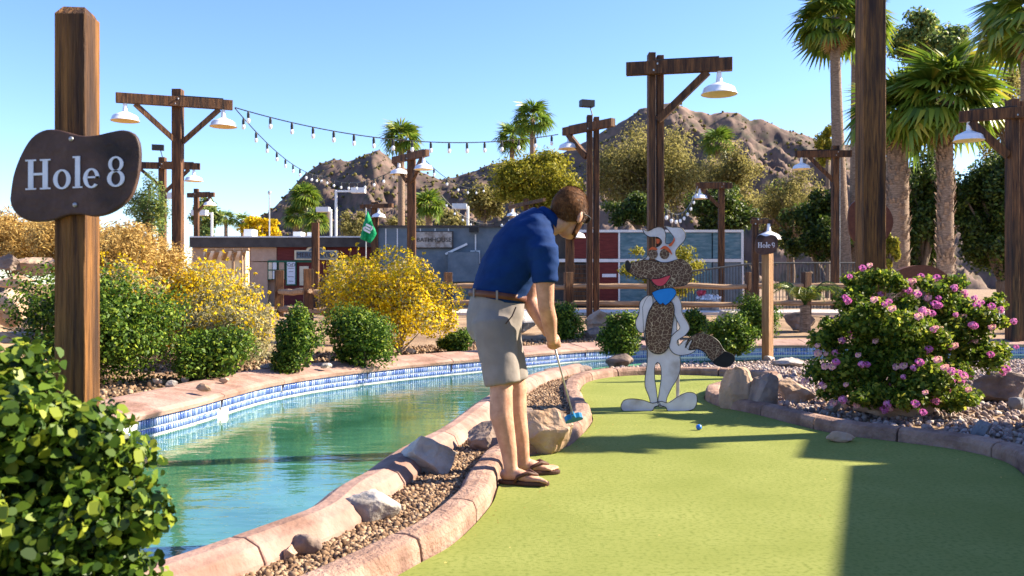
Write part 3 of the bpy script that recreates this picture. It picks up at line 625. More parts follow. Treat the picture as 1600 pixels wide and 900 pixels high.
# ------------------------------------------------------------------ fence (split rail)
def fence(label, posts, d, rails_z, group='split rail fence runs'):
    P = [(W(px, 450, dd).x, dd) for px, dd in posts]; z0 = .44
    t = thing('rail_fence', label, 'fence', (P[0][0], P[0][1], z0), group)
    for x, y in P: MB().box((x, y, z0 + .5), (.2, .16, 1.12), .3).build('post', 'wood', t, bevel=.01)
    for i in range(len(P) - 1):
        for z in rails_z:
            a, b = Vector((*P[i], z)), Vector((*P[i + 1], z + random.uniform(-.04, .04))); e = (b - a).normalized() * .12
            pts = [(a - e).lerp(b + e, k / 6) + Vector((0, random.uniform(-.015, .015), random.uniform(-.02, .02))) for k in range(7)]
            MB().tube(pts, [.05, .07, .072, .068, .075, .07, .05], 7).build('rail', 'wood_rail', t)
fence('long split rail fence running behind the animal cutout along the path', [(700, 22.6), (888, 22.4), (1172, 22.4), (1260, 22.4), (1420, 22.4)], 22.4, (.72, 1.16))
fence('short split rail fence between the dark shrubs and the mercantile', [(436, 20), (482, 18.5), (560, 18.5)], 18.5, (.62, 1.02))
# ------------------------------------------------------------------ buildings
def pbox(px0, px1, y0, y1, d, th, z=None):
    a, b = W(px0, y0, d), W(px1, y1, d); zt_, zb = a.z, (b.z if z is None else z)
    return ((a.x + b.x) / 2, d + th / 2, (zt_ + zb) / 2), (b.x - a.x, th, zt_ - zb)
def part(name, m, t, *a, **k): c, s = pbox(*a, **k); return MB().box(c, s).build(name, m, t)
def textmesh(body, size, loc, m, parent, name='lettering'):
    cu = bpy.data.curves.new('t', 'FONT'); cu.body = body; cu.size = size; cu.align_x = 'CENTER'; cu.align_y = 'CENTER'; cu.extrude = .004
    o = bpy.data.objects.new('t', cu); C.objects.link(o); dg = bpy.context.evaluated_depsgraph_get()
    me = bpy.data.meshes.new_from_object(o.evaluated_get(dg)); bpy.data.objects.remove(o)
    me.transform(Matrix.Translation(loc) @ Matrix.Rotation(R(90), 4, 'X')); return put(name, me, m, parent)
# red and teal building
D = 32; t = thing('storefront_building', 'low red and teal boarded storefront with white trim behind the rail fence', 'building', (4, D, .42))
part('wall_body', 'dark_roof', t, 868, 1162, 362, 478, D + .35, 5, z=.3)
for (x0, x1, y0, y1, m) in ((886, 966, 364, 404, 'red_wall'), (919, 966, 410, 478, 'red_wall'), (969, 1060, 364, 404, 'teal_wall'), (1062, 1112, 364, 404, 'teal_wall'), (1114, 1158, 364, 404, 'teal_wall'), (969, 1112, 410, 478, 'teal_wall'), (1114, 1158, 410, 478, 'grey_wall')): part('panel', m, t, x0, x1, y0, y1, D, .3)
for (x0, x1, y0, y1) in ((868, 1162, 359, 363), (868, 1162, 404.5, 409.5), (966.2, 968.8, 363.2, 404.3), (966.2, 968.8, 409.7, 478), (1158.3, 1162, 363.2, 404.3), (1158.3, 1162, 409.7, 478), (884, 886.5, 363.2, 404.3)): part('trim', 'trim', t, x0, x1, y0, y1, D - .04, .34)
part('door', 'dark_roof', t, 893, 917, 412, 478, D, .3)
for k in range(9): part('plank', 'wood', t, 893.5, 916.5, 414 + k * 7, 419.5 + k * 7, D - .02, .02)
part('notice', 'letter', t, 941, 963, 428, 433, D - .05, .04)
# bath house
D = 34; t = thing('bath_house', 'blue grey boarded bath house with a painted name board', 'building', (-3, D, .42))
part('wall', 'grey_wall', t, 588, 868, 355, 482, D, 5)
part('roof_edge', 'dark_roof', t, 586, 870, 352, 355, D - .1, 5.2)
part('fascia', 'trim', t, 782, 868, 352.2, 354, D - .16, .05)
for x in (602, 620, 656, 679, 700): part('batten', 'trim', t, x, x + 1.6, 357, 362 if x > 640 else 400, D - .03, .03)
for (x0, x1, y0, y1) in ((742, 744, 366, 393), (735, 750, 391.5, 393.2), (748, 750, 393.4, 412)): part('trim', 'trim', t, x0, x1, y0, y1, D - .05, .05)
MB().beam(W(696, 397, D - .1), W(730, 381, D - .1), .06, .08).build('stair_rail', 'trim', t)
sg = part('sign_board', 'dark_roof', t, 643, 708, 361, 388, D - .12, .12); part('sign_face', 'rock_grey', sg, 645, 706, 362.5, 386.5, D - .14, .02)
textmesh('BATH', .23, W(663, 375, D - .15), 'black', sg); textmesh('HOUSE', .23, W(690, 375, D - .15), 'black', sg)
part('annex_wall', 'grey_wall', t, 700, 748, 394, 440, D - .6, .5)
part('floodlight', 'black', t, 733, 748, 355, 362, D - .4, .3)
# mercantile
D = 36; t = thing('mercantile_building', 'long low building with dark fascia, red storefront and arched name board', 'building', (-9, D, .42))
part('wall', 'tan_wall', t, 300, 690, 386, 480, D + .3, 6)
part('roof_fascia', 'dark_roof', t, 296, 690, 371, 386, D - .2, 6.6)
part('roof_edge', 'trim', t, 296, 690, 369, 371, D - .25, 6.7)
part('red_front', 'red_wall', t, 433, 592, 379, 480, D, .25)
part('front_cap', 'trim', t, 433, 532, 378, 380, D - .06, .3)
part('tan_panel', 'tan_wall', t, 392, 432, 378, 408, D, .25); part('tan_panel', 'tan_wall', t, 392, 418, 409.5, 480, D, .25)
part('green_beam', 'greentrim', t, 418, 490, 407, 410, D - .08, .07)
for x0, x1, m in ((419.5, 425, 'cream_wall'), (426, 432, 'trim'), (436, 444, 'tan_wall')):
    o = part('window', 'greentrim', t, x0 - 1.2, x1 + 1.2, 408, 437, D - .05, .05); part('pane', m, o, x0, x1, 409.5, 421, D - .07, .02); part('pane', m, o, x0, x1, 423, 436, D - .07, .02)
o = part('menu_board', 'greentrim', t, 446.5, 463, 408, 446, D - .1, .05); part('menu_face', 'letter', o, 448.5, 461, 409.5, 444, D - .12, .02)
for k, s_ in enumerate(('C', 'o', 'D')): textmesh(s_, .2, W(451.5 + k * 3.5, 414, D - .125), 'sign_wood', o)
for k, yy in enumerate((419, 424, 432, 439)): part('text_line', 'sign_wood', o, 450 + (k % 2), 459 - (k % 2), yy, yy + .7, D - .124, .003)
part('door', 'cream_wall', t, 468, 482, 416, 446, D - .05, .05)
sg = part('name_board', 'cream_wall', t, 460, 527, 391, 406, D - .12, .1); part('board_face', 'grey_wall', sg, 463, 524, 393, 404, D - .14, .02)
MB().prism([W(493.5 + 15 * math.cos(R(a)), 391 - 7 * math.sin(R(a)), D - .12) for a in range(0, 181, 15)], (0, .1, 0)).build('arched_top', 'cream_wall', sg)
MB().prism([W(493.5 + 11 * math.cos(R(a)), 392 - 5.5 * math.sin(R(a)), D - .14) for a in range(0, 181, 15)], (0, .018, 0)).build('arch_face', 'grey_wall', sg)
textmesh('MERCANTILE', .27, W(493.5, 398.6, D - .145), 'sign_wood', sg)
for x0, x1, y0 in ((381, 394, 358), (458, 470, 362), (480, 492, 363)):
    part('roof_vent', 'trim', t, x0, x1, y0, 369, D + 2, .8)
# pergola-fronted white wall
D = 30; t = thing('pergola', 'sunlit cream wall with slanting timber pergola beams behind yellow bushes', 'pergola', (W(350, 0, D).x, D, .42))
part('wall', 'cream_wall', t, 318, 384, 392, 480, D, .4); part('beam', 'wood_rail', t, 314, 388, 387.5, 391, D - .9, .2)
for k in range(5): a = W(326 + k * 14, 391, D - .9); b = W(321 + k * 14, 404, D - .02); MB().beam(a, b, .12, .14).build('rafter', 'wood_rail', t)
for x in (362, 376): part('post', 'wood_rail', t, x, x + 2.5, 391.5, 480, D - .85, .12)
# metal railings
def railing(label, px0, px1, y0a, y0b, d0, d1, n):
    a, b = W(px0, y0a, d0), W(px1, y0b, d1); z0 = .43
    t = thing('metal_railing', label, 'railing', (a.x, d0, z0), 'grey metal railings')
    MB().tube([a, b], .03, 6).build('top_rail', 'rail_steel', t)
    MB().tube([Vector((a.x, d0, z0 + .12)), Vector((b.x, d1, z0 + .12))], .025, 6).build('bottom_rail', 'rail_steel', t)
    for k in range(n + 1):
        p_ = a.lerp(b, k / n); MB().tube([(p_.x, p_.y, z0 - .02), (p_.x, p_.y, p_.z)], .014, 5).build('baluster', 'rail_steel', t)
railing('sloping grey metal railing in front of the teal building', 1062, 1182, 426, 411, 28, 28, 26)
railing('level dark metal railing in front of the trees right of the hole nine sign', 1186, 1420, 411, 411, 30, 30, 44)
# planter with flowers
p = W(1108, 472, 25); t = thing('flower_planter', 'round grey planter of red and white flowers behind the fence', 'planter', (p.x, 25, .42))
MB().lathe((p.x, 25, .42), [(0, 0), (.26, 0), (.33, .28), (.33, .34), (0, .34)], 16).build('pot', 'rock_grey', t, True)
foliage('flowers', [((p.x, 25, .83), (.36, .3, .1))], 260, .08, 'white', t); foliage('flowers', [((p.x - .22, 25, .95), (.14, .14, .1))], 120, .08, 'red_paint', t)
# curved brown bridge parapet behind the lantana
t = thing('bridge_parapet', 'arched brown parapet of a small bridge beyond the lantana', 'bridge', (W(1460, 0, 19).x, 19, 0))
arc = [W(1395 + k * 7.8, 414 + .011 * (k * 7.8 - 48) ** 2 * (1.0 if k * 7.8 > 48 else .5), 19) for k in range(20)]
MB().prism(arc + [v - Vector((0, 0, .32)) for v in arc[::-1]], (0, .25, 0)).build('parapet', 'belt', t)
for k in (3, 8, 13, 18): MB().box((arc[k].x, 19.1, (arc[k].z - .2) / 2), (.16, .14, arc[k].z - .2)).build('post', 'belt', t)
# white lounge chairs by the right edge
for i, (px, dd, lab) in enumerate(((1572, 19, 'white framed lounge chair beside the far right lamp post'), (1548, 20.5, 'white framed lounge chair half hidden behind the lantana'))):
    p = W(px, 0, dd); t = thing('lounge_chair', lab, 'chair', (p.x, dd, 0), 'lounge chairs')
    z = ground_z(p.x, dd); x = p.x
    for s_ in (-.28, .28): MB().tube([(x - .6, dd + s_, z), (x - .5, dd + s_, z + .35), (x + .3, dd + s_, z + .35), (x + .75, dd + s_, z + .85)], .022, 6).build('side_frame', 'white', t); MB().tube([(x + .3, dd + s_, z), (x + .35, dd + s_, z + .35)], .022, 6).build('leg', 'white', t)
    for k in range(9): a = k / 8; q = (x - .5 + a * .8, z + .36) if k < 5 else (x + .3 + (k - 4) * .11, z + .36 + (k - 4) * .12); MB().tube([(q[0], dd - .28, q[1]), (q[0], dd + .28, q[1])], .016, 5).build('slat', 'white', t)
# green flag
p = W(573, 335, 24); t = thing('golf_flag', 'green diamond-hung flag with white number above the yellow bush', 'flag', (p.x, 24, .4))
MB().tube([(p.x - .02, 24, .4), (p.x - .02, 24, W(0, 325, 24).z)], .015, 6).build('flagpole', 'steel', t)
fl = [(575, 330), (588.5, 365), (579, 380), (562.5, 373), (567, 350)]
def flagp(x, y): v = W(x, y, 23.95); return v + Vector((0, .06 * math.sin(x * .55 + y * .12), 0))
cx, cy = 575, 358; V = [flagp(cx, cy)]; ed = []
for i in range(5):
    for k in range(5): a, b = fl[i], fl[(i + 1) % 5]; ed.append((a[0] + (b[0] - a[0]) * k / 5, a[1] + (b[1] - a[1]) * k / 5))
mid = [((x + cx) / 2, (y + cy) / 2) for x, y in ed]; n = len(ed)
V += [flagp(*q) for q in mid] + [flagp(*q) for q in ed]
fo = MB().poly(V, [(0, 1 + k, 1 + (k + 1) % n) for k in range(n)] + [(1 + k, 1 + n + k, 1 + n + (k + 1) % n, 1 + (k + 1) % n) for k in range(n)]).build('cloth', 'flag', t, True)
so = fo.modifiers.new('solid', 'SOLIDIFY'); so.thickness = .006
dg = MB()
ca, sa = math.cos(R(28)), math.sin(R(28))
def dq(u, v): return W(575 + (u * ca - v * sa), 357 + (u * sa + v * ca), 23.86)
for a, b in (((-6, -4.5), (5, -4.5)), ((5, -4.5), (5, 0)), ((5, 0), (-5.5, 0)), ((-5.5, 0), (-5.5, 4.5)), ((-5.5, 4.5), (6, 4.5))): dg.beam(dq(*a), dq(*b), .01, .05)
dg.build('number', 'letter', fo)
# ------------------------------------------------------------------ boulders
def R_(px, py, z=0): x, y = G(px, py, z); return x, y
def rk(lab, px, py, wpx, hpx, m, seed, z=0, dep=.8, **k):
    """rock by its base pixel, width and height in pixels"""
    x, y = G(px, py, z); s = y / F; wv = wpx * s / 2; h = hpx * s
    return rock('rock', lab, (x, y + wv * dep * .6, z + h * .36), (wv * 1.12, wv * dep, h * .72), m, seed, **k)
rk('large pale grey boulder leaning on the pool wall beside the gravel', 670, 744, 112, 62, 'rock_grey', 14, .02, .7, rz=.2, angular=.8)
rk('pale rounded boulder with shaded top resting against the pool wall', 578, 818, 84, 58, 'rock_grey', 22, .02, .7, angular=.3)
rk('smooth grey brown cobble beside the pool wall', 474, 870, 50, 36, 'rock_dark', 31, .02, .9, angular=.15)
rk('small tan wedge stone beside the grey cobble', 450, 878, 32, 26, 'rock_tan', 35, .02, .8, angular=.9)
rk('big tan pink boulder at the kerb beside the golfer\'s far foot', 846, 712, 104, 72, 'rock_tan', 41, .0, .6, rz=-.2, angular=1)
rk('brown boulder behind the golfer\'s legs in the gravel', 760, 706, 100, 44, 'rock_dark', 47, .02, .5, rz=.5, angular=.8)
rk('low brown boulder behind the big tan boulder', 822, 660, 56, 26, 'rock_dark', 53, .02, .8, angular=.6)
rk('long dark stone at the stream edge near the golfer\'s hands', 890, 588, 90, 18, 'rock_dark', 59, .0, .4, rz=.3, angular=.4)
rk('rounded brown boulder at the stream edge before the pruned shrub', 966, 574, 52, 22, 'rock_dark', 61, .0, .8, angular=.3)
rk('small pale stone left of the cutout by the far kerb', 1005, 577, 18, 10, 'rock_grey', 63, .0, .8)
rk('upright jagged tan grey rock on the island tip', 1152, 640, 52, 72, 'rock_tan', 67, 0, .7, angular=1)
rk('upright jagged grey rock leaning beside its taller neighbour on the island', 1198, 643, 84, 68, 'rock_dark', 71, 0, .6, rz=.3, angular=1)
rk('flat tan slab between the jagged rocks and the lantana', 1248, 625, 70, 32, 'rock_tan', 73, .02, .7, angular=.9)
rk('flat tan stone lying loose on the shaded turf', 1318, 691, 46, 17, 'rock_tan', 79, 0, .5, angular=.2)
rk('dark blue grey stone sitting in the crushed stone', 1538, 682, 34, 24, 'rock_blue', 83, .02, .9, angular=.4)
rk('long tan boulder under the lantana', 1400, 652, 120, 34, 'rock_tan', 89, .02, .5, angular=.5)
rk('small round stone left of the long lantana boulder', 1305, 640, 24, 18, 'rock_grey', 91, .02, .9, angular=.1)
rk('second small round stone beside the long lantana boulder', 1328, 636, 26, 20, 'rock_tan', 93, .02, .9, angular=.1)
rk('big shaded slab rock right of the lantana', 1575, 628, 100, 44, 'rock_dark', 95, .02, .7, angular=.6)
rk('bluish stone at the edge of the shaded slab', 1594, 640, 26, 24, 'rock_blue', 97, .02, .9, angular=.3)
rk('pale grey flat boulder at the foot of the hole nine post', 1238, 576, 66, 18, 'rock_grey', 101, .0, .7, angular=.6)
rk('small grey stone touching the hole nine post', 1203, 566, 26, 12, 'rock_grey', 103, .0, .8, angular=.2)
for i, (lab, px, py, dd, wpx, hpx, m, sd_) in enumerate((
    ('large pink tan boulder between the two pruned shrubs behind the stream', 935, 516, 18.2, 62, 34, 'rock_tan', 107), ('stacked tan stones below the pink boulder', 925, 538, 17.3, 46, 26, 'rock_dark', 109),
    ('grey tan boulder behind the golfer\'s forearms', 815, 520, 18, 60, 40, 'rock_grey', 113), ('pale slab boulder behind the cutout\'s elbow', 1090, 516, 18.4, 54, 30, 'rock_tan', 127),
    ('shaded boulder under the terrace left of the hole nine post', 1135, 508, 19, 46, 28, 'rock_grey', 131), ('dark stacked stones under the fern palm', 1252, 518, 19, 60, 30, 'rock_dark', 137),
    ('large sunlit cream boulder low on the left mound', 14, 500, 9.6, 70, 46, 'rock_tan', 139), ('pink brown boulder topping the left rock wall', 55, 424, 11.5, 70, 26, 'rock_tan', 149),
    ('dark brown boulder at the edge of the left rock wall', 14, 424, 11.3, 44, 30, 'rock_dark', 151), ('flat ledge rock in the left rock wall', 26, 446, 10.6, 66, 18, 'rock_tan', 157), ('low pale slab below the cream boulder', 20, 532, 9.0, 90, 20, 'rock_grey', 163))):
    v = W(px, py, dd); s = dd / F; rock('rock', lab, (v.x, dd, v.z + hpx * s * .4), (wpx * s * .56, wpx * s * .42, hpx * s * .66), m, sd_, angular=.7)
for k, (px, py, wpx, hpx) in enumerate(((268, 606, 22, 12), (318, 612, 26, 14), (290, 598, 14, 10), (352, 598, 18, 9), (420, 578, 26, 12), (468, 576, 22, 12), (510, 575, 26, 10), (518, 566, 16, 12), (640, 552, 18, 10), (245, 600, 18, 12))):
    x, y = G(px, py, .14); s = y / F; o = rock('rock', 'small pale loose stone on the soil behind the far coping', (x, y, .15 + hpx * s * .3), (wpx * s * .55, wpx * s * .4, hpx * s * .6), ('rock_grey', 'rock_tan')[k % 2], 200 + k, sub=2); o['group'] = 'loose stones behind the far coping'
# ------------------------------------------------------------------ ball
bx, by = G(1092, 672); b = MB().ell((bx, by, .0225), (.0225,) * 3, nu=24, nv=16).build('golf_ball', 'ball', None, True); tag(b, 'blue golf ball lying on the turf right of the cutout', 'ball')
# ------------------------------------------------------------------ painted board cutout of an animal
DC = 7.95
t = thing('animal_cutout', 'white and brown painted board cutout of a standing animal with blue neckerchief', 'cutout', (W(1030, 0, DC).x, DC, 0))
def board(name, pts, m, front, thick, parent, step=5):
    q = resample(pts + pts[:1], step)[:-1]; ring = [W(x, y, DC) + Vector((0, front - .001, 0)) for x, y in q]
    o = MB().prism([W(x, y, DC) + Vector((0, front, 0)) for x, y in q], (0, thick, 0)).build(name, m, parent)
    if parent is t: MB().tube(ring + ring[:2], .0032, 5, False).build('painted_outline', 'black', o)
    return o
body = board('body_board', [(1004, 480), (1012, 464), (1030, 458), (1048, 462), (1056, 480), (1058, 520), (1062, 552), (1063, 575), (1058, 592), (1050, 605), (1042, 622), (1040, 634), (1028, 634), (1030, 612), (1033, 590), (1032, 572), (1027, 566), (1023, 574), (1023, 592), (1026, 612), (1027, 634), (1018, 634), (1014, 620), (1008, 604), (1008, 590), (1011, 566), (1011, 545), (1006, 520)], 'board', 0, .018, t, 3)
board('foot', [(970, 634), (974, 626), (986, 623), (1004, 625), (1020, 630), (1027, 628), (1032, 632), (1022, 636), (1017, 643), (984, 643), (972, 641)], 'board', -.004, .020, t, 3)
board('foot', [(1026, 628), (1034, 627), (1044, 629), (1060, 619), (1074, 613), (1086, 615), (1089, 624), (1087, 634), (1078, 641), (1046, 643), (1040, 636), (1031, 633)], 'board', -.006, .021, t, 3)
board('arm', [(1010, 462), (1018, 462), (1020, 474), (1014, 486), (1010, 500), (1008, 516), (1002, 520), (995, 514), (993, 502), (998, 490), (1000, 472)], 'board', -.003, .017, t, 3)
board('arm', [(1044, 460), (1058, 462), (1064, 474), (1066, 490), (1074, 504), (1077, 514), (1070, 524), (1058, 532), (1060, 540), (1068, 532), (1074, 531), (1070, 544), (1078, 532), (1081, 532), (1076, 546), (1087, 546), (1080, 552), (1066, 555), (1054, 553), (1046, 544), (1046, 530), (1054, 520), (1062, 512), (1056, 498), (1050, 482)], 'board', -.008, .017, t, 3)
board('tail', [(1070, 537), (1080, 526), (1092, 521), (1108, 524), (1122, 533), (1132, 548), (1146, 555), (1146, 564), (1138, 572), (1124, 572), (1110, 562), (1100, 550), (1088, 545), (1076, 547)], 'crackle', -.005, .016, t, 3)
board('tail_tip', [(1133, 549), (1146, 555), (1146.5, 564), (1138, 572.5), (1124, 572.5), (1114, 566), (1122, 558)], 'black', -.009, .004, t, 3)
board('belly_panel', [(1016, 482), (1026, 470), (1046, 470), (1053, 482), (1050, 510), (1046, 536), (1040, 548), (1030, 553), (1018, 550), (1011, 540), (1008, 520), (1010, 500)], 'crackle', -.013, .006, t, 3)
head = board('head_board', [(1016, 402), (1010, 410), (1000, 408), (1008, 404), (1014, 396), (1022, 388), (1030, 384), (1034, 378), (1028, 371), (1014, 370), (1006, 364), (1004, 357), (1012, 361), (1026, 355), (1036, 357), (1040, 366), (1040, 380), (1048, 380), (1053, 372), (1046, 362), (1039, 353), (1050, 355), (1064, 356), (1071, 366), (1069, 376), (1060, 386), (1055, 394), (1058, 404), (1064, 408), (1040, 412)], 'board', -.006, .018, t, 2.5)
board('muzzle', [(982, 412), (992, 409), (1010, 406), (1026, 409), (1042, 410), (1062, 405), (1074, 411), (1081, 422), (1078, 438), (1068, 446), (1052, 448), (1044, 453), (1030, 453), (1020, 446), (1014, 436), (1000, 435), (986, 428), (980, 421)], 'crackle', -.012, .017, t, 3)
board('nose', [(977, 409), (981, 407), (985, 414), (981, 425), (977, 417)], 'black', -.015, .006, t, 2)
board('mouth', [(1016, 436), (1030, 435), (1047, 430), (1042, 440), (1036, 446), (1028, 447), (1022, 444)], 'red_paint', -.016, .005, t, 3)
board('neckerchief', [(1018, 457), (1030, 452), (1050, 450), (1056, 458), (1048, 470), (1039, 477), (1035, 473), (1031, 476), (1022, 466)], 'blue_paint', -.019, .006, t, 3)
for ex in (1020, 1038):
    e = board('eye_patch', [(ex + 7.5 * math.cos(R(a)), 397 + 8 * math.sin(R(a))) for a in range(0, 360, 30)], 'crackle', -.011, .005, head, 2)
for pts in ([(1012, 392), (1018, 386), (1026, 388), (1026, 391), (1018, 390)], [(1030, 390), (1038, 384), (1046, 389), (1050, 398), (1045, 394), (1038, 389)], [(1025, 373), (1030, 374), (1030, 379), (1026, 381)], [(1053, 371), (1054, 376), (1048, 385), (1044, 383), (1050, 378)]): board('ear_paint', pts, 'orange', -.014, .005, head, 2)
MB().tube([W(1059, 622, DC + .05) - Vector((0, 0, .05)), W(1059, 500, DC + .05)], .016, 8).build('support_pole', 'steel', t)
# ------------------------------------------------------------------ the golfer
def remesh(mb, name, m, parent, vox=.009, it=6):
    o = mb.build(name, m, None); r = o.modifiers.new('r', 'REMESH'); r.mode = 'VOXEL'; r.voxel_size = vox
    s = o.modifiers.new('s', 'SMOOTH'); s.iterations = it; s.factor = .5
    dgp = bpy.context.evaluated_depsgraph_get(); me = bpy.data.meshes.new_from_object(o.evaluated_get(dgp)); bpy.data.objects.remove(o)
    me.materials.clear(); return put(name, me, m, parent, True)
def cap(mb, a, b, ra, rb, n=14, flat=False):
    a, b = Vector(a), Vector(b); u = (b - a).normalized()
    if flat: return mb.tube([a, a.lerp(b, .33), a.lerp(b, .66), b], [ra, ra + (rb - ra) * .33, ra + (rb - ra) * .66, rb], n)
    pts = [a - u * ra * .98, a - u * ra * .7, a, b, b + u * rb * .7, b + u * rb * .98]; return mb.tube(pts, [ra * .15, ra * .71, ra, rb, rb * .71, rb * .15], n)
def chain(mb, pts, rad, n=14):
    for i in range(len(pts) - 1): cap(mb, pts[i], pts[i + 1], rad[i], rad[i + 1], n)
FW = Vector((math.cos(R(18)), math.sin(R(18)), 0)); RT = Vector((math.sin(R(18)), -math.cos(R(18)), 0)); UP = Vector((0, 0, 1))
def Mn(px, py, dd=0): return W(px, py, 5.12 + dd)
gx = Mn(800, 760).x
man = thing('person', 'man in blue polo, grey shorts and flip-flops bending over a putter', 'person', (gx, 5.12, 0))
def loft(mb, rings, n=28):
    V = []; Fc = []
    for (c, ax, hw, hf, rt) in rings:
        ax = ax.normalized(); r_ = (rt - ax * rt.dot(ax)).normalized(); f = ax.cross(r_).normalized()
        for k in range(n):
            a = 2 * math.pi * k / n; ca, sa = math.cos(a), math.sin(a); e = .85
            V.append(c + r_ * hw * math.copysign(abs(ca) ** e, ca) + f * hf * math.copysign(abs(sa) ** e, sa))
    for i in range(len(rings) - 1):
        for k in range(n): Fc.append((i * n + k, i * n + (k + 1) % n, (i + 1) * n + (k + 1) % n, (i + 1) * n + k))
    Fc += [tuple(range(n))[::-1], tuple(range((len(rings) - 1) * n, len(rings) * n))]
    mb.poly(V, Fc)
Rsh, Lsh = Mn(848, 376, -.19), Mn(836, 372, .17)
Rel, Rwr = Mn(853, 478, -.17), Mn(862, 530, -.06)
Lel, Lwr = Mn(828, 470, .14), Mn(850, 511, .03)
GA, GB = Mn(853, 492, -.03), W(896, 652, 5.68)          # grip and head end of the putter
gu = (GB - GA).normalized()
hc = Mn(889, 333, .02)                                  # head
hu = Vector((.36, .10, .93)).normalized(); hf = Vector((.52, .74, -.42)); hf = (hf - hu * hf.dot(hu)).normalized(); hr = hf.cross(hu).normalized()
HM = Matrix((hr, hf, hu)).transposed() * 1.2                   # local x right, y forward, z up
def H(x, y, z): return hc + HM @ Vector((x, y, z))
sk = MB()
# skull, jaw, neck
sk.ell(H(0, -.012, .022), (.076, .096, .094), HM, 24, 16); sk.ell(H(0, .030, -.045), (.058, .062, .072), HM, 20, 12); sk.ell(H(0, .058, -.088), (.034, .030, .026), HM)
sk.ell(H(0, .094, -.020), (.012, .022, .026), HM); sk.ell(H(0, .080, .022), (.05, .02, .016), HM); sk.ell(H(0, .084, -.064), (.024, .012, .011), HM)
cap(sk, Mn(856, 354, 0), H(0, -.03, -.05), .066, .060)
for s in (-1, 1): sk.ell(H(s * .080, -.010, -.012), (.010, .020, .032), HM @ Matrix.Rotation(s * .25, 3, 'Z'))
# torso core, arms
loft(sk, [(Mn(779, 470), Vector((.3, 0, 1)), .12, .08, RT), (Mn(812, 400), Vector((.5, 0, .85)), .14, .09, RT), (Mn(846, 356), Vector((.7, 0, .7)), .09, .05, RT)])
chain(sk, [Mn(842, 385, -.13), Mn(850, 412, -.2), Mn(851, 435, -.2), Rel, Mn(858, 500, -.11), Rwr], [.03, .045, .055, .046, .046, .031])
chain(sk, [Lsh.lerp(Lel, .15), Lsh.lerp(Lel, .5), Lel, Lel.lerp(Lwr, .4), Lwr], [.035, .05, .046, .045, .031])
def hand(mb, wr, gp, side, thumb):
    """palm beside the grip, four fingers closing round it, thumb down the shaft"""
    v = (wr - gp); v -= gu * v.dot(gu); v.normalize(); w2 = gu.cross(v).normalized() * side
    pc = gp + v * .030; cap(mb, wr, pc + gu * .0, .029, .030); 
    mb.ell(pc + gu * .025, (.022, .042, .045), Matrix((v, w2, gu)).transposed())
    for k in range(4):
        o = gu * (-.008 + k * .0205); ln = (.95, 1.05, 1.0, .85)[k]
        P_ = [pc + o + w2 * .034, gp + o + w2 * .034 * ln + v * .006, gp + o + w2 * .012 - v * .027 * ln, gp + o - w2 * .017 * ln - v * .022]
        chain(mb, P_, [.0105, .0100, .0092, .0082], 8)
    chain(mb, [pc - w2 * .024 + gu * .01, gp - w2 * .026 + gu * .045, gp - w2 * .012 - v * .012 + gu * .088], [.0135, .0115, .009], 8)
hand(sk, Lwr, GA + gu * .085, 1, 0); hand(sk, Rwr, GA + gu * .185, -1, 0)
# legs
RH, RK, RA = Mn(776, 490, -.1), Mn(783, 606, -.13), Mn(799, 738, -.14)
LH, LK, LA = Mn(784, 490, .1), Mn(806, 606, .10), Mn(818, 722, .12)
for Hh, K, A in ((RH, RK, RA), (LH, LK, LA)):
    cal = K.lerp(A, .32) - FW * .018
    chain(sk, [Hh, Hh.lerp(K, .6), K, cal, K.lerp(A, .72), A], [.065, .067, .064, .067, .047, .037], 16)
    sk.ell(K + FW * .02, (.05, .05, .055))
FT = Vector((math.cos(R(-12)), math.sin(R(-12)), 0)); FS = Vector((FT.y, -FT.x, 0))
feet = []
for A, rot in ((RA, -14), (LA, 4)):
    f = Vector((math.cos(R(rot)), math.sin(R(rot)), 0)); s_ = Vector((f.y, -f.x, 0)); g = Vector((A.x, A.y, .0)); feet.append((g, f, s_))
    Z = Vector((0, 0, 1)); sidev = 1 if rot < 0 else -1
    cap(sk, g - f * .035 + Z * .052, g + f * .05 + Z * .055, .033, .034); cap(sk, A + Z * .0, g + Z * .06, .036, .038)
    cap(sk, g + f * .03 + Z * .055, g + f * .135 + Z * .038 - s_ * .012, .036, .022); cap(sk, g + f * .03 + Z * .05, g + f * .125 + Z * .036 + s_ * .02, .032, .020)
    for k in range(5):
        o = (-.036 + k * .019) * sidev * -1; L = (.205, .200, .190, .178, .162)[k]; r_ = (.0125, .0095, .009, .0088, .0085)[k]
        chain(sk, [g + f * .13 + s_ * o * .8 + Z * .037, g + f * (L - .03) + s_ * o + Z * .037, g + f * L + s_ * o + Z * .029], [.014, r_, r_], 8)
body = remesh(sk, 'body', 'skin', man, .0065, 4)
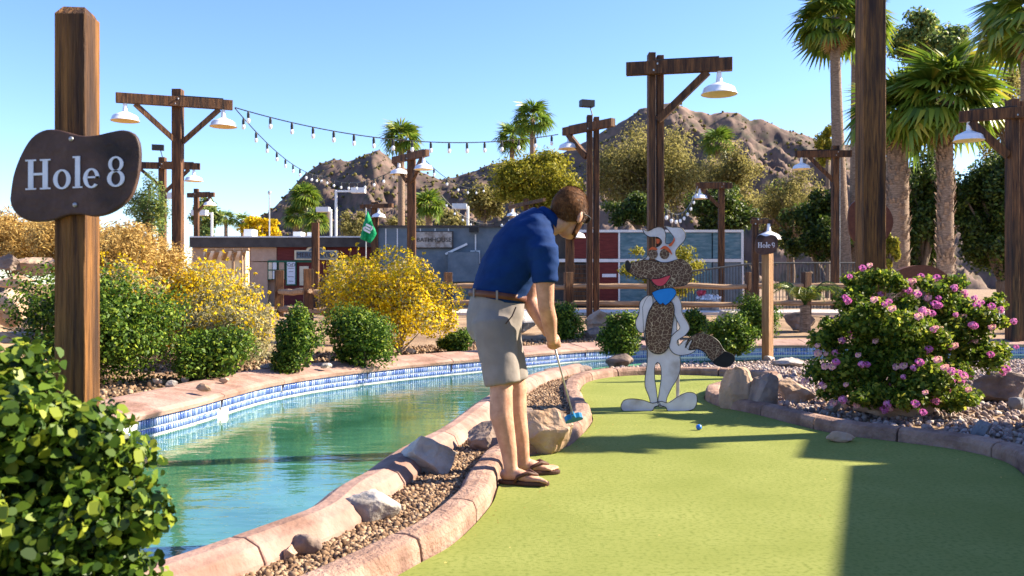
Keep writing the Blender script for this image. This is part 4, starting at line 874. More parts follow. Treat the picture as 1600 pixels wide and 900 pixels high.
# hair: cap over the skull with strands
hm = MB(); V0 = []
for i in range(15):
    th = math.pi * i / 14 * .70
    for k in range(36):
        ph = 2 * math.pi * k / 36; lim = th
        # hairline: high on the forehead, low at the nape
        fr = math.sin(ph); th2 = th * (.80 if fr > .3 else 1.0 + .20 * max(0, -fr))
        if fr > .3: th2 = th * (.80 + .2 * (1 - min(1, (fr - .3) / .35)))
        r_ = 1.0 + .015 * mnoise.noise(Vector((ph * 3, th * 6, 2))) + (.05 if th < .9 else 0.02)
        V0.append(H(.079 * r_ * math.sin(th2) * math.cos(ph), -.012 + .099 * r_ * math.sin(th2) * fr, .022 + .100 * r_ * math.cos(th2)))
Fh = []
for i in range(14):
    for k in range(36): Fh.append((i * 36 + k, (i + 1) * 36 + k, (i + 1) * 36 + (k + 1) % 36, i * 36 + (k + 1) % 36))
hair = hm.poly(V0, Fh).build('hair', 'hair', man, True); so = hair.modifiers.new('s', 'SOLIDIFY'); so.thickness = .012; so.offset = -1
VA = np.array([v[:] for v in V0]); cen = np.array(hc[:]); n = 11000; ii = rng.integers(0, len(VA) - 37, n); P = VA[ii] * .5 + VA[ii + 1] * .5; P = VA[ii] + (VA[(ii + 1)] - VA[ii]) * rng.random((n, 1)) * (np.linalg.norm(VA[ii + 1] - VA[ii], axis=1, keepdims=True) < .04) + rng.normal(size=(n, 3)) * .003
Nn = unit(P - cen); flow = unit(np.array(hf[:])[None] * .5 - np.array(hu[:])[None] * .5 + Nn * .10 + rng.normal(size=(n, 3)) * .10); side = unit(np.cross(flow, Nn)); L = rng.uniform(.014, .030, (n, 1))
V = np.stack([P - side * .0008, P + side * .0008, P + flow * L], 1).reshape(-1, 3); np_mesh('strands', V, np.arange(n * 3).reshape(n, 3), 'hair_strand', hair, np.repeat(np.clip(rng.normal(.4, .25, n), 0, 1), 3))
# beard strip, sunglasses
bd = MB(); V = []; m_ = 15
for j in range(5):
    for k in range(m_):
        a = R(-98 + 196 * k / (m_ - 1)); z = -.040 - .058 * (j / 4) * (1.0); rr = 1.03 - .12 * (j / 4)
        side_ = abs(math.sin(a)); z2 = z + (.030 * side_ ** 3) * (1 - j / 4) - .012 * (1 - side_)
        V.append(H(.064 * rr * math.sin(a), .022 + .066 * rr * math.cos(a), z2))
bd.poly(V, [(j * m_ + k, j * m_ + k + 1, (j + 1) * m_ + k + 1, (j + 1) * m_ + k) for j in range(4) for k in range(m_ - 1)])
o = bd.build('beard', 'hair', man, True); so = o.modifiers.new('s', 'SOLIDIFY'); so.thickness = .008
gl = MB()
for s in (-1, 1):
    gl.ell(H(s * .036, .100, .012), (.030, .007, .021), HM @ Matrix.Rotation(-s * .25, 3, 'Z')); gl.tube([H(s * .066, .092, .020), H(s * .082, .04, .016), H(s * .086, -.012, .008)], .0035, 6)
gl.tube([H(-.012, .106, .016), H(.012, .106, .016)], .003, 6)
gl.build('sunglasses', 'black', man, True)
# polo shirt
ps = MB()
loft(ps, [(Mn(777, 470), Vector((.15, 0, 1)), .178, .148, RT), (Mn(781, 450), Vector((.28, 0, .95)), .182, .152, RT), (Mn(793, 422), Vector((.42, .02, .9)), .188, .158, RT), (Mn(809, 392), Vector((.5, .03, .85)), .198, .155, RT), (Mn(826, 366), Vector((.58, .04, .8)), .205, .135, RT), (Mn(840, 350), Vector((.66, .05, .75)), .18, .105, RT), (Mn(851, 340), Vector((.75, .05, .65)), .12, .080, RT)])
cap(ps, Rsh + Vector((-.02, .05, .0)), Mn(850, 400, -.2), .095, .084); cap(ps, Mn(849, 385, -.195), Mn(852, 442, -.2), .088, .074, 20, True)
cap(ps, Lsh + Vector((-.02, -.04, 0)), Lsh.lerp(Lel, .3), .09, .078); cap(ps, Lsh.lerp(Lel, .15), Lsh.lerp(Lel, .66), .082, .068, 18, True)
polo = remesh(ps, 'polo_shirt', 'polo', man, .010, 7)
# folds pulled into the knit
me = polo.data
me.update(); 
for v in me.vertices:
    p_ = v.co; q = Vector((p_.x * 5, p_.y * 5, p_.z * 17 - p_.x * 9)); k = .0065 * mnoise.noise(q) + .004 * mnoise.noise(Vector((p_.x * 16, p_.y * 10, p_.z * 30)))
    v.co = p_ + v.normal * k
nb = Mn(856, 342, .0); cl = MB(); cax = Vector((.62, .12, .72)).normalized(); cr_ = (RT - cax * RT.dot(cax)).normalized(); cf = cax.cross(cr_)
V = []
for zz, rr in ((-.02, .088), (.012, .080), (.034, .077), (.030, .083), (.0, .093), (-.022, .097)):
    for k in range(24): a = 2 * math.pi * k / 24; V.append(nb + cax * zz + cr_ * rr * math.cos(a) + cf * rr * .92 * math.sin(a))
cl.poly(V, [(i * 24 + k, i * 24 + (k + 1) % 24, (i + 1) * 24 + (k + 1) % 24, (i + 1) * 24 + k) for i in range(5) for k in range(24)]).build('collar', 'polo', polo, True)
# shorts
sh = MB(); wl = Mn(777, 468)
loft(sh, [(wl + Vector((0, 0, .02)), Vector((.12, 0, 1)), .172, .150, RT), (Mn(773, 490), Vector((.05, 0, 1)), .188, .158, RT), (Mn(771, 515), Vector((0, 0, 1)), .19, .150, RT), (Mn(773, 532), Vector((0, 0, 1)), .165, .12, RT)])
for Hh, K, hem in ((Mn(771, 500, -.09), Mn(786, 600, -.12), .103), (Mn(776, 500, .085), Mn(800, 596, .09), .100)): cap(sh, Hh, Hh.lerp(K, .3), .122, .118); cap(sh, Hh, K, .125, hem, 24, True)
shorts = remesh(sh, 'shorts', 'khaki', man, .010, 5); shorts.data.update()
for v in shorts.data.vertices:
    p_ = v.co; v.co = p_ + v.normal * (.006 * mnoise.noise(Vector((p_.x * 9, p_.y * 9, p_.z * 5))) + .003 * mnoise.noise(Vector((p_.x * 26, p_.y * 20, p_.z * 12))))
bl = MB(); V = []; bax = Vector((.13, 0, 1)).normalized(); bc = Mn(777, 466) + Vector((0, 0, .012)); br = RT; bf = bax.cross(br)
for zz, rr in ((-.018, 1.0), (-.018, 1.02), (.018, 1.02), (.018, 1.0)):
    for k in range(40): a = 2 * math.pi * k / 40; ca, sa = math.cos(a), math.sin(a); V.append(bc + bax * zz + br * .184 * rr * math.copysign(abs(ca) ** .85, ca) + bf * .160 * rr * math.copysign(abs(sa) ** .85, sa))
bl.poly(V, [(i * 40 + k, i * 40 + (k + 1) % 40, (i + 1) * 40 + (k + 1) % 40, (i + 1) * 40 + k) for i in range(3) for k in range(40)]).build('belt', 'belt', man, True)
for a in (200, 290, 340):
    ca, sa = math.cos(R(a)), math.sin(R(a)); c = bc + br * .190 * ca + bf * .167 * sa; MB().box(c, (.012, .012, .052), math.atan2((bf * sa + br * ca).y, (bf * sa + br * ca).x)).build('belt_loop', 'khaki', shorts)
MB().tube([Mn(806, 480, -.175), Mn(800, 494, -.205), Mn(790, 506, -.208)], .004, 6).build('pocket_seam', 'sandal', shorts)
# flip-flops
for g, f, s_ in feet:
    ol = []
    for a in range(0, 360, 12):
        ca, sa = math.cos(R(a)), math.sin(R(a)); wv = .050 if ca > 0 else .040; ol.append(g + f * (.07 + .148 * ca) + s_ * wv * math.copysign(abs(sa) ** .8, sa) + Vector((0, 0, .003)))
    o = MB().prism(ol, (0, 0, .020)).build('flip_flop', 'sandal', man, bevel=.004)
    st = MB()
    for sd_ in (-1, 1): st.tube([g + f * .15 + s_ * -.012 + Vector((0, 0, .055)), g + f * .10 + s_ * .030 * sd_ + Vector((0, 0, .074)), g + f * .045 + s_ * .045 * sd_ + Vector((0, 0, .05)), g + f * .03 + s_ * .043 * sd_ + Vector((0, 0, .018))], [.007, .011, .011, .009], 8)
    st.build('strap', 'sandal', o, True)
# putter
pt = thing('putter', 'blue-headed putter with thin shaft held by the man', 'putter', tuple(GB))
MB().tube([GA - gu * .03, GA + gu * .27], [.0135, .011], 10).build('grip', 'black', pt, True); MB().tube([GA + gu * .26, GB + gu * .01], [.0062, .0048], 8).build('shaft', 'steel', pt, True)
hx = Vector((.97, .10, .10)).normalized(); hy = gu.cross(hx).normalized(); hx = hy.cross(gu); HMx = Matrix((hx, hy, -gu)).transposed()
hp = MB(); pr = [(-.058, 0), (-.058, -.020), (-.03, -.024), (0, -.025), (.03, -.024), (.058, -.020), (.058, 0), (.040, .012), (.014, .014), (.011, .034), (-.011, .034), (-.014, .014), (-.040, .012)]
hp.prism([GB + HMx @ Vector((x, -.022, z)) for x, z in pr], HMx @ Vector((0, .044, 0))).build('putter_head', 'putter', pt, bevel=.004)
# ------------------------------------------------------------------ plants
def stems(t, base, blobs, k, r0, m='bark'):
    mb = MB(); idx = rng.choice(len(blobs), min(k, len(blobs)), False); branches(mb, base, [blobs[i][0] for i in idx], r0); return mb.build('stem' if r0 < .04 else 'trunk', m, t)
def shrub(label, px0, px1, y0, y1, d, n=6000, size=.04, m='leaf_shrub', name='shrub', cat='shrub', group=None, k=22):
    a, b = W(px0, y0, d), W(px1, y1, d); z0 = min(b.z, ground_z((a.x + b.x) / 2, d)) ; c = ((a.x + b.x) / 2, d, (a.z + z0) / 2 + .02); rad = ((b.x - a.x) / 2 * 1.13, (b.x - a.x) / 2, (a.z - z0) / 2 * 1.12)
    t = thing(name, label, cat, (c[0], d, z0), group); bl = cluster(c, rad, k, .40, -.8)
    foliage('foliage', bl, n, size, m, t, shell=.35, zmin=z0); foliage('inner_foliage', [(c, tuple(r * .72 for r in rad))], n // 4, size * 1.6, m, t, shell=.2, zmin=z0)
    stems(t, (c[0], d, z0 - .02), bl, 6, .018); return t
g_ = 'clipped dark green shrubs along the stream'
shrub('large rounded glossy green shrub behind the hole eight post', 22, 268, 416, 602, 8.9, 19000, .042, group=g_, k=34)
shrub('low dark green shrub overhanging the coping beside the large rounded shrub', 258, 398, 503, 606, 9.3, 8000, .038, group=g_)
shrub('narrow tall green shrub below the left fence post', 424, 500, 476, 586, 10.3, 6000, .04, group=g_)
shrub('dense dark green shrub in front of the big yellow bush', 503, 622, 474, 572, 11.4, 9000, .042, group=g_)
shrub('small dark shrub beneath the yellow bush next to the golfer\'s shorts', 684, 742, 516, 558, 13.6, 3500, .045, group=g_)
shrub('round green shrub framed by the golfer\'s arms and the pink boulder', 846, 912, 472, 546, 16.9, 5000, .055, group=g_)
shrub('upright green shrub left of the cutout on the near stream bank', 940, 1008, 481, 566, 12.7, 6000, .045, group=g_)
shrub('small green shrub showing between the cutout and its tail', 1062, 1110, 482, 524, 17.4, 3000, .055, group=g_)
shrub('round green shrub behind the cutout\'s tail', 1098, 1182, 496, 562, 13.0, 6000, .045, group=g_)
shrub('taller green shrub beside the hole nine post', 1140, 1212, 464, 540, 17.2, 5500, .055, group=g_)
# foreground bush with big round leaves: the largest leaves are pieces of their own
t = thing('shrub', 'big round-leaved glossy bush in the foreground below the hole eight sign', 'shrub', (-1.2, 1.95, 0))
nb_ = [((-1.34, 1.95, .74), (.30, .3, .26)), ((-1.08, 1.95, .70), (.25, .25, .25)), ((-.94, 1.95, .62), (.19, .2, .2)), ((-.90, 1.93, .42), (.18, .2, .22)), ((-.87, 1.92, .2), (.17, .2, .22)), ((-1.1, 1.9, .42), (.28, .28, .3)), ((-1.4, 1.9, .5), (.3, .3, .4)), ((-1.1, 1.82, .17), (.3, .25, .2)), ((-1.2, 1.98, .88), (.12, .12, .10)), ((-1.42, 1.9, .94), (.13, .13, .1)), ((-1.0, 1.97, .82), (.2, .18, .15)), ((-.86, 1.96, .66), (.16, .16, .15)), ((-1.24, 1.95, .90), (.18, .16, .13))]
nb_ = [((c[0] - .075, c[1], c[2]), r_) for c, r_ in nb_]; nb2 = []
for c, r_ in nb_: nb2 += cluster(c, r_, 7, .5, -.95)
foliage('foliage', nb2, 46000, .027, 'leaf_near', t, shell=.35, hexa=True, zmin=.0)
stems(t, (-1.15, 1.98, -.02), nb_, 9, .016)
lm = []
for k in range(3):
    V, Fa, _ = leaf_arrays(np.zeros((1, 3)), np.array([[0., 0, 1]]), .034, hexa=True); lm.append(None)
    me = bpy.data.meshes.new('leaf'); me.from_pydata([tuple(v) for v in V], [], [tuple(f) for f in Fa]); a = me.attributes.new('tint', 'FLOAT', 'POINT'); a.data.foreach_set('value', [(.35, .6, .85)[k]] * 8); me.materials.append(M['leaf_near']); lm[k] = me
P, Dn = blob_points(nb2, 900, 1.0)
vis = [i for i in range(900) if Dn[i, 1] < .25 and P[i, 2] > .08 and P[i, 0] > -1.45][:290]
for j, i in enumerate(vis):
    o = put('leaf', lm[j % 3], None, t); nn = Vector(Dn[i]) + Vector(rng.normal(size=3)) * .5 + Vector((0, 0, .4)); o.location = Vector(P[i]); o.rotation_euler = nn.to_track_quat('Z', 'Y').to_euler()
# brittlebush
def yellowbush(label, px0, px1, y0, y1, d, n, yel=.5, grp='yellow flowering desert bushes', hseed=1):
    a, b = W(px0, y0, d), W(px1, y1, d); z0 = ground_z((a.x + b.x) / 2, d); rad = ((b.x - a.x) / 2, (b.x - a.x) * .42, (a.z - z0) / 2); c = ((a.x + b.x) / 2, d, (a.z + z0) / 2)
    t = thing('flowering_bush', label, 'bush', (c[0], d, z0), grp); bl = cluster(c, rad, 30, .36, -.7)
    foliage('foliage', bl, int(n * (1.1 - yel)), .055, 'leaf_grey', t, shell=.2, aspect=.28, zmin=z0)
    up = [x for x in bl if x[0][2] > c[2] - rad[2] * .45 or yel > .5]
    foliage('flowers', up, int(n * yel), .042, 'leaf_yel', t, shell=.72, aspect=.9, zmin=z0 + .1)
    mb = MB(); branches(mb, (c[0], d, z0), [x[0] for x in bl[:18]], .014); mb.build('stem', 'twig', t)
    P, D_ = blob_points(up, 160, .95); mb = MB(); tips = []
    for p_, q in zip(P, D_):
        if q[2] < .2: continue
        e = p_ + (q * .5 + np.array([0, 0, .7])) * rng.uniform(.08, .2); mb.tube([tuple(p_), tuple(e)], .003, 3); tips.append((tuple(e), (.03, .03, .025)))
    stuff(mb.build('flower_stalk', 'leaf_grey', t)); stuff(foliage('flower_heads', tips, len(tips) * 9, .03, 'leaf_yel', t, aspect=.9))
yellowbush('large bright yellow flowering bush beside the golfer', 512, 736, 384, 548, 13.2, 22000, .72)
yellowbush('green yellow feathery bush left of the large yellow bush', 486, 575, 398, 480, 14.8, 7000, .25)
yellowbush('yellow flowering bush standing behind the hole eight sign post', 210, 395, 392, 500, 12.6, 14000, .55)
yellowbush('straggly grey and yellow bush over the narrow shrub', 262, 450, 430, 548, 11.6, 15000, .18)
yellowbush('grey green straggly bush above the low coping shrub', 300, 452, 455, 560, 10.9, 9000, .10)
yellowbush('pale dry yellow bush filling the slope behind the large rounded shrub', 120, 270, 405, 520, 11.2, 10000, .2)
# dry orange growth on the left mound
for k, (lab, px0, px1, y0, y1, d) in enumerate((('dry orange brush at the far left on the mound', -70, 120, 322, 440, 13), ('dry orange brush left of the hole eight post on the mound', 50, 200, 328, 440, 12.5), ('dry pale orange brush sloping down to the yellow bush', 140, 285, 342, 450, 12.2))):
    a, b = W(px0, y0, d), W(px1, y1, d); rad = ((b.x - a.x) / 2, .8, (a.z - b.z) / 2); c = ((a.x + b.x) / 2, d, (a.z + b.z) / 2)
    t = thing('dry_bush', lab, 'bush', (c[0], d, ground_z(c[0], d)), 'dry brush on the mound'); bl = cluster(c, rad, 40, .42, -.9)
    foliage('foliage', bl, 17000, .075, 'leaf_dry', t, shell=.2, aspect=.22, zmin=ground_z(c[0], d)); stems(t, (c[0], d, ground_z(c[0], d)), bl, 12, .015, 'twig')
# lantana
t = thing('flowering_bush', 'wide lantana bush dotted with pink flower heads on the gravel island', 'bush', (3.1, 7.6, 0))
lb = []
for (px, py, d, rx, rz) in ((1320, 560, 7.6, .34, .30), (1400, 560, 7.5, .42, .34), (1480, 560, 7.7, .42, .32), (1340, 490, 7.9, .32, .26), (1420, 480, 7.9, .40, .28), (1500, 500, 8.0, .36, .26), (1380, 440, 8.0, .22, .14), (1460, 450, 8.1, .26, .16), (1330, 445, 8.0, .14, .12), (1530, 550, 7.9, .26, .24), (1545, 470, 8.2, .20, .14), (1300, 520, 7.7, .22, .24), (1300, 600, 7.4, .18, .16), (1400, 610, 7.3, .34, .18), (1490, 610, 7.4, .30, .16), (1350, 615, 7.3, .24, .14), (1440, 530, 7.5, .36, .30), (1440, 590, 7.4, .32, .22), (1380, 500, 7.6, .32, .26), (1480, 470, 7.9, .3, .2), (1540, 510, 7.8, .26, .2)):
    v = W(px, py, d); lb.append((tuple(v), (rx, rx * .9, rz)))
lb2 = []
for c, r_ in lb: lb2 += cluster(c, r_, 5, .5, -.9)
foliage('foliage', lb2, 46000, .045, 'leaf_lant', t, shell=.25, aspect=.7, zmin=.03, rnd=1.0)
stems(t, (3.1, 7.7, -.02), lb2, 28, .014)
P, Dn = blob_points(lb2, 6000, .97); kk = 0; fm = []
for k in range(3):
    V, Fa, q = leaf_arrays(*(lambda D_: (D_ * .017, unit(D_ + rng.normal(size=D_.shape) * .3)))(unit(rng.normal(size=(34, 3)) * np.array([1, 1, .7]))), .017, .9)
    me = bpy.data.meshes.new('flower_head'); me.from_pydata([tuple(v) for v in V], [], [tuple(f) for f in Fa]); a = me.attributes.new('tint', 'FLOAT', 'POINT')
    a.data.foreach_set('value', np.clip(np.repeat(rng.normal((.1, .4, .75)[k], .15, 34), q), 0, 1)); me.materials.append(M['pink']); fm.append(me)
for p_, q in zip(P, Dn):
    ins = any(sum(((p_[i] - c[i]) / (r_[i] * .97)) ** 2 for i in range(3)) < 1 for c, r_ in lb2)
    if ins or q[1] > .15 or p_[2] < .12: continue
    if kk >= 130: break
    o = put('flower_head', fm[kk % 3], None, t); o.location = Vector(p_) + Vector(q) * .03; s = random.uniform(1.1, 1.8); o.scale = (s, s, s); kk += 1
# low fern palm by the hole nine post
def pinnate(t, base, direction, L, m):
    base = Vector(base); dv = Vector(direction).normalized(); V = []; Fa = []; T = []; pts = []
    for k in range(15): s = k / 14; pts.append(base + dv * L * s + Vector((0, 0, L * (.75 * s - 1.05 * s * s))))
    for k in range(2, 15):
        p_ = pts[k]; tg = (pts[k] - pts[k - 1]).normalized(); sd2 = tg.cross(Vector((0, 0, 1))).normalized()
        for sg_ in (-1, 1):
            for h in (0, .5):
                q = p_ - tg * h * L / 14; e = q + (sd2 * sg_ * .75 + tg * .55 - Vector((0, 0, .4))) * L * .30 * (1.1 - .5 * k / 14); i = len(V)
                V += [q[:], (q + tg * .012 + Vector((0, 0, .004)))[:], e[:]]; Fa.append((i, i + 1, i + 2)); T += [random.random()] * 3
    o = np_mesh('frond', V, Fa, m, t, T); MB().tube(pts, [.012] * 8 + [.006] * 7, 5).build('midrib', m, o)
p = W(1258, 0, 18); t = thing('fern_palm', 'low arching feathery palm behind the hole nine post', 'palm', (p.x, 18, .2))
MB().tube([(p.x, 18, .2), (p.x, 18, .75)], [.12, .1], 8).build('trunk', 'palmbark', t)
for k in range(22): a = k * 2.4; e = random.uniform(.35, 1.0); pinnate(t, (p.x, 18, .75), (math.cos(a), math.sin(a), e), random.uniform(.75, 1.0), 'frond')
# ------------------------------------------------------------------ fan palms
def fan(L, dry=False, nb=22):
    """one fan frond along +x: stalk and pleated blades with drooping tips"""
    V, Fa, T = [], [], []; st = L * .45
    for a, b in ((-.012, .012),): V += [(0, a, 0), (0, b, 0), (st, b * .7, .03), (st, a * .7, .03)]; Fa.append((0, 1, 2, 3)); T += [.9] * 4
    for k in range(nb):
        an = R(-105 + 210 * k / (nb - 1)); r_ = L * .62 * (1 - .22 * abs(math.sin(an / 2)) ** 2) * random.uniform(.9, 1.08); dx, dy = math.cos(an), math.sin(an); w_ = L * .042; px_, py_ = -dy, dx
        i = len(V); o = (st, 0, .03); zf_ = lambda f: .03 + .05 * L * f * (1 - f) - L * .30 * f ** 3 + random.uniform(-.02, .02) * L
        V += [o, (o[0] + dx * r_ * .55 + px_ * w_, o[1] + dy * r_ * .55 + py_ * w_, zf_(.55)), (o[0] + dx * r_, o[1] + dy * r_, zf_(1)), (o[0] + dx * r_ * .55 - px_ * w_, o[1] + dy * r_ * .55 - py_ * w_, zf_(.55) + .02 * L)]
        Fa.append((i, i + 1, i + 2, i + 3)); t_ = min(1, max(0, random.gauss(.4, .2))); T += [t_, t_, min(1, t_ + .3), t_]
    return V, Fa, T
def palm(label, px, py, d, tr0, tr1, L, n=34, skirt=8, lean=0, shag=False, joined=False, base=.4, lowd=-.75, group='fan palms'):
    c = W(px, py, d); t = thing('palm_tree', label, 'palm', (c.x + lean, d, base), group)
    pts = [Vector((c.x + lean * (1 - k / 8) ** 1.5, d, base + (c.z - base) * k / 8)) for k in range(9)]
    MB().tube(pts, [tr0 + (tr1 - tr0) * k / 8 for k in range(9)], 14).build('trunk', 'palmbark', t, True)
    if shag:                                    # old leaf bases
        V, Fa, k2 = [], [], 0; T = []
        for j in range(330):
            h = random.uniform(.02, .99); a = random.uniform(0, 6.283); q = pts[0].lerp(pts[-1], h); r_ = tr0 + (tr1 - tr0) * h; o = Vector((math.cos(a), math.sin(a), 0)); s2 = Vector((-o.y, o.x, 0)); b0 = q + o * r_ * .92
            V += [(b0 + s2 * .06)[:], (b0 - s2 * .06)[:], (b0 + o * .10 - s2 * .025 + Vector((0, 0, .2)))[:], (b0 + o * .10 + s2 * .025 + Vector((0, 0, .2)))[:]]; Fa.append((k2, k2 + 1, k2 + 2, k2 + 3)); k2 += 4
        stuff(np_mesh('leaf_bases', V, Fa, 'palmbark', t))
    ms = []
    for dry in (False, False, True):
        V, Fa, T = fan(L, dry, 13 if joined else 24); ms.append((np.array(V), np.array(Fa), T, 'frond_dry' if dry else 'frond'))
    AV, AF, AT = [], [], []; off = 0; md = []
    if not joined:
        for V, Fa, T, m in ms:
            me = bpy.data.meshes.new('frond'); me.from_pydata([tuple(v) for v in V], [], [tuple(f) for f in Fa]); a = me.attributes.new('tint', 'FLOAT', 'POINT'); a.data.foreach_set('value', T); me.materials.append(M[m]); md.append(me)
    for k in range(n + skirt):
        dead = k >= n; a = k * 2.39996 + random.uniform(-.2, .2); el = random.uniform(-1.6, -1.3) if dead else (1.35 + (lowd - 1.35) * (k / n) ** .85 + random.uniform(-.12, .12))
        rot = Matrix.Rotation(a, 4, 'Z') @ Matrix.Rotation(-el, 4, 'Y') @ Matrix.Rotation(random.uniform(-.5, .5), 4, 'X'); mt = Matrix.Translation(pts[-1] + Vector((0, 0, -.1 - (.12 * L if dead else 0)))) @ rot
        i = 2 if dead else k % 2; s = random.uniform(.85, 1.1) * (.55 if dead else 1)
        if joined:
            if dead: continue
            V = ms[i][0]; A = np.array(mt.to_3x3()); AV.append(V @ A.T * s + np.array(mt.translation)); AF.append(ms[i][1] + off); AT += ms[i][2]; off += len(V)
        else:
            o = put('frond' if not dead else 'dead_frond', md[i], None, t); o.matrix_parent_inverse = Matrix.Translation(-Vector(t.location)); o.matrix_basis = mt @ Matrix.Scale(s, 4)
    if joined: np_mesh('crown', np.vstack(AV), np.vstack(AF), 'frond', t, AT)
palm('tall slender fan palm whose crown touches the top beside the heavy post', 1304, 28, 33, .30, .17, 1.75, 30, 10, lean=.45)
palm('second slender palm trunk mostly hidden by the heavy timber post', 1338, 30, 36, .30, .18, 1.7, 26, 8)
palm('thick shaggy-trunked palm right of the heavy timber post', 1402, 178, 27, .37, .30, 1.6, 38, 22, shag=True)
palm('shaggy palm with pale trunk and broad bright crown', 1477, 155, 26, .25, .20, 1.85, 42, 18, shag=True)
palm('palm with large drooping fronds at the top right of the view', 1612, 22, 19, .24, .2, 1.35, 30, 6)
gp_ = 'small distant fan palms'
palm('distant palm behind the crossed-arm lamp post', 627, 216, 60, .28, .2, 1.6, 40, 0, joined=True, group=gp_)
palm('taller of the two distant palms above the yellow green tree', 832, 184, 70, .28, .2, 1.9, 34, 0, joined=True, group=gp_)
palm('lower of the two distant palms above the yellow green tree', 800, 216, 74, .28, .2, 1.8, 34, 0, joined=True, group=gp_)
palm('distant palm with gold skirt above the mercantile roof', 476, 308, 66, .3, .2, 1.35, 40, 0, joined=True, group=gp_)
palm('small distant palm crowding left of the gold-skirted palm', 462, 338, 66, .3, .2, 1.2, 34, 0, joined=True, group=gp_)
palm('small palm crown behind the short dark post', 494, 344, 58, .25, .2, 1.1, 34, 0, joined=True, group=gp_)
palm('bushy distant palm above the bath house sign', 670, 320, 58, .3, .2, 1.25, 40, 0, joined=True, group=gp_)
palm('tiny far palm at the left end of the long roof', 353, 340, 110, .3, .2, 1.4, 26, 0, joined=True, group=gp_)
palm('tiny far palm beside the yellow roofline tree', 379, 345, 110, .3, .2, 1.4, 26, 0, joined=True, group=gp_)
palm('distant palm in front of the right hill', 1122, 222, 62, .3, .2, 1.4, 36, 0, joined=True, group=gp_)
palm('short palm beyond the right of view whose shadow crosses the green', 1830, 50, 7.27, .13, .12, .42, 22, 4, base=0)
# ------------------------------------------------------------------ trees
def tree(label, px0, px1, y0, y1, d, n, size, m, k=40, group='trees behind the course', r0=.16, base=.42, sub=.32, low=-.8, aspect=.6, name='tree', depth=.7, tw=14):
    a, b = W(px0, y0, d), W(px1, y1, d); rad = ((b.x - a.x) / 2, (b.x - a.x) / 2 * depth, (a.z - b.z) / 2); c = ((a.x + b.x) / 2, d, (a.z + b.z) / 2)
    t = thing(name, label, 'tree', (c[0], d, base), group); bl = cluster(c, rad, k, sub, low); foliage('crown', bl, n, size, m, t, shell=.25, aspect=aspect, zmin=base)
    fk = Vector((c[0], d, max(base + .3, c[2] - rad[2] * .75))); mb = MB(); mb.tube([(c[0], d, base - .1), (c[0] + .1, d, (base + fk.z) / 2), fk], [r0, r0 * .85, r0 * .7], 10); branches(mb, fk, [x[0] for x in bl[:tw]], r0 * .45); mb.build('trunk', 'bark', t); return t
tree('round yellow green tree behind the golfer\'s shoulder', 752, 920, 228, 352, 44, 16000, .17, 'leaf_tree_y', 60)
tree('wispy grey green tree left of the round yellow green tree', 715, 800, 270, 355, 48, 6000, .16, 'leaf_pv', 22)
tree('wide olive tree with bare twigs behind the tall cutout lamp post', 905, 1120, 186, 362, 46, 26000, .19, 'leaf_pv', 80, aspect=.35, tw=44)
tree('olive and yellow tree below the right hill', 1060, 1215, 215, 365, 50, 15000, .2, 'leaf_pv', 40, aspect=.4, tw=30)
tree('dark green tree standing behind the teal building', 1050, 1190, 285, 372, 40, 9000, .17, 'leaf_dark', 40)
tree('dark green low tree behind the cutout lamp post', 935, 1060, 300, 366, 38, 6500, .15, 'leaf_dark', 26)
tree('pale twiggy olive tree behind the hole nine sign', 1170, 1300, 250, 400, 42, 11000, .15, 'leaf_pv', 40, aspect=.3, tw=40)
tree('broad dark tree between the lamp post with downpipe and the hole nine sign', 1205, 1345, 290, 430, 36, 15000, .16, 'leaf_dark', 80, sub=.23)
tree('small yellow green tree peeping over the right hill\'s foot', 1265, 1320, 192, 262, 60, 3500, .2, 'leaf_tree_y', 18)
tree('airy eucalyptus rising behind the palm crowns', 1372, 1540, 4, 140, 48, 13000, .22, 'leaf_euc', 30, sub=.27, r0=.3, tw=24)
tree('yellow green feathery tree at the right edge beyond the palms', 1500, 1640, 95, 260, 50, 9000, .2, 'leaf_pv', 36)
tree('massive dark evergreen tree at the right behind the palms', 1480, 1650, 215, 470, 33, 30000, .16, 'leaf_dark', 120, r0=.3, sub=.22)
tree('dark evergreen tree between the two shaggy palms', 1370, 1515, 225, 450, 34, 20000, .16, 'leaf_dark', 90, r0=.25, sub=.22)
tree('bright green small tree below the plain brown sign back', 1370, 1410, 355, 425, 24, 2500, .11, 'leaf_tree_y', 14, r0=.07)
tree('green rounded tree left behind the distant lamp post', 282, 350, 300, 380, 56, 5000, .2, 'leaf_euc', 24)
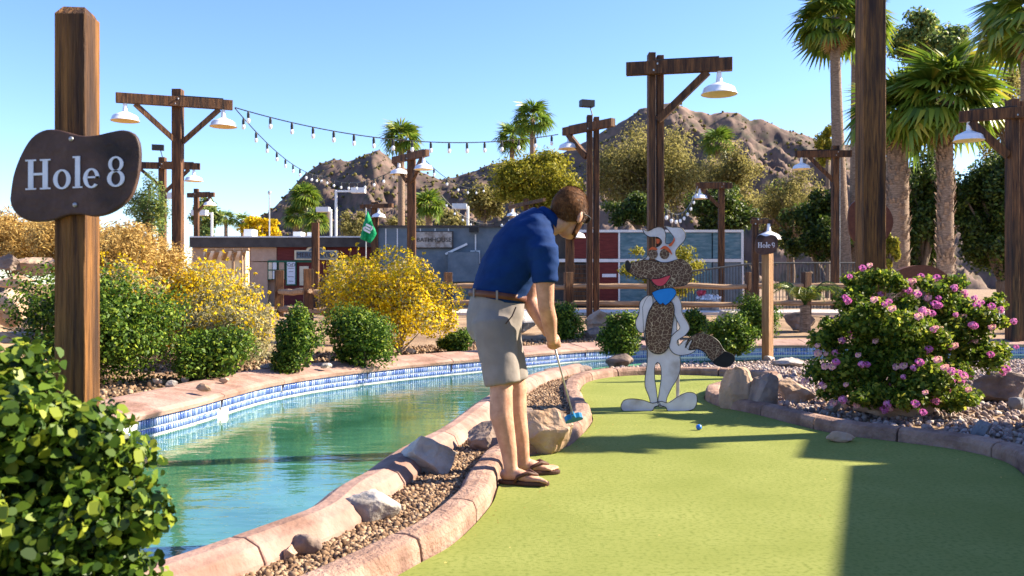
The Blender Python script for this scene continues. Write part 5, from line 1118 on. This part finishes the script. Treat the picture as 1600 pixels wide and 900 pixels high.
tree('thin feathery palo verde arching beside the hole eight sign', 190, 275, 262, 380, 22, 3200, .1, 'leaf_euc', 26, aspect=.3, r0=.06, tw=24)
tree('orange yellow tree behind the long roof', 372, 448, 336, 380, 52, 4200, .2, 'leaf_yel', 22)
tree('yellow green young tree in front of the teal building', 950, 1120, 365, 470, 28.5, 8000, .10, 'leaf_tree_y', 26, r0=.05, sub=.26)
for k, (px, y0, d, wd) in enumerate(((560, 318, 90, 90), (705, 325, 85, 80), (640, 330, 95, 80), (1420, 215, 70, 150), (1560, 205, 70, 170), (1230, 275, 80, 120))):
    tree(('grey green brush tree at the foot of the left hill', 'grey green brush tree behind the bath house roof', 'grey green brush tree behind the flag and roofs', 'far olive tree closing the gap between the palms', 'far olive tree behind the massive evergreen', 'far olive tree at the foot of the right hill')[k], px - wd / 2, px + wd / 2, y0, 400, d, 5000, .32, 'leaf_pv' if k < 3 else 'leaf_dark', 22)
tree('leafy tree added beyond the right of view to shade the island', 2050, 2420, 150, 420, 11.5, 6000, .12, 'leaf_dark', 30, r0=.12, base=0)  # unseen tree put in for dappled shade on the island
# ------------------------------------------------------------------ unseen hut added right of view to cast the broad turf shadow
u = Vector((.375, .927, 0)); nn = Vector((.927, -.375, 0)); off = Vector((math.cos(SUN_AZ), math.sin(SUN_AZ), 0)) / math.tan(SUN_EL)
t = thing('shade_hut', 'plain hut added out of view at the right to cast the broad turf shadow', 'hut', (8, 4, 0))
Dp = Vector((2.06, 5.5, 0)) + off * 3.2
def obox(p0, lu, ln, h): return MB().prism([p0, p0 + nn * ln, p0 + nn * ln - u * lu, p0 - u * lu], (0, 0, h))
obox(Dp + nn * .02, 9.5, 3.6, 3.2).build('wall', 'tan_wall', t)  # plain block set so its edge casts the straight shadow line
Cp = Vector((1.84, 5.75, 0)) + off * 4.0
MB().prism([Cp, Cp + nn * 2.4, Cp + nn * 2.4 + u * .95, Cp + u * .95], (0, 0, 4.0)).build('notch_shade_block', 'tan_wall', t)  # taller unseen block, added to shape the notch in the turf shadow
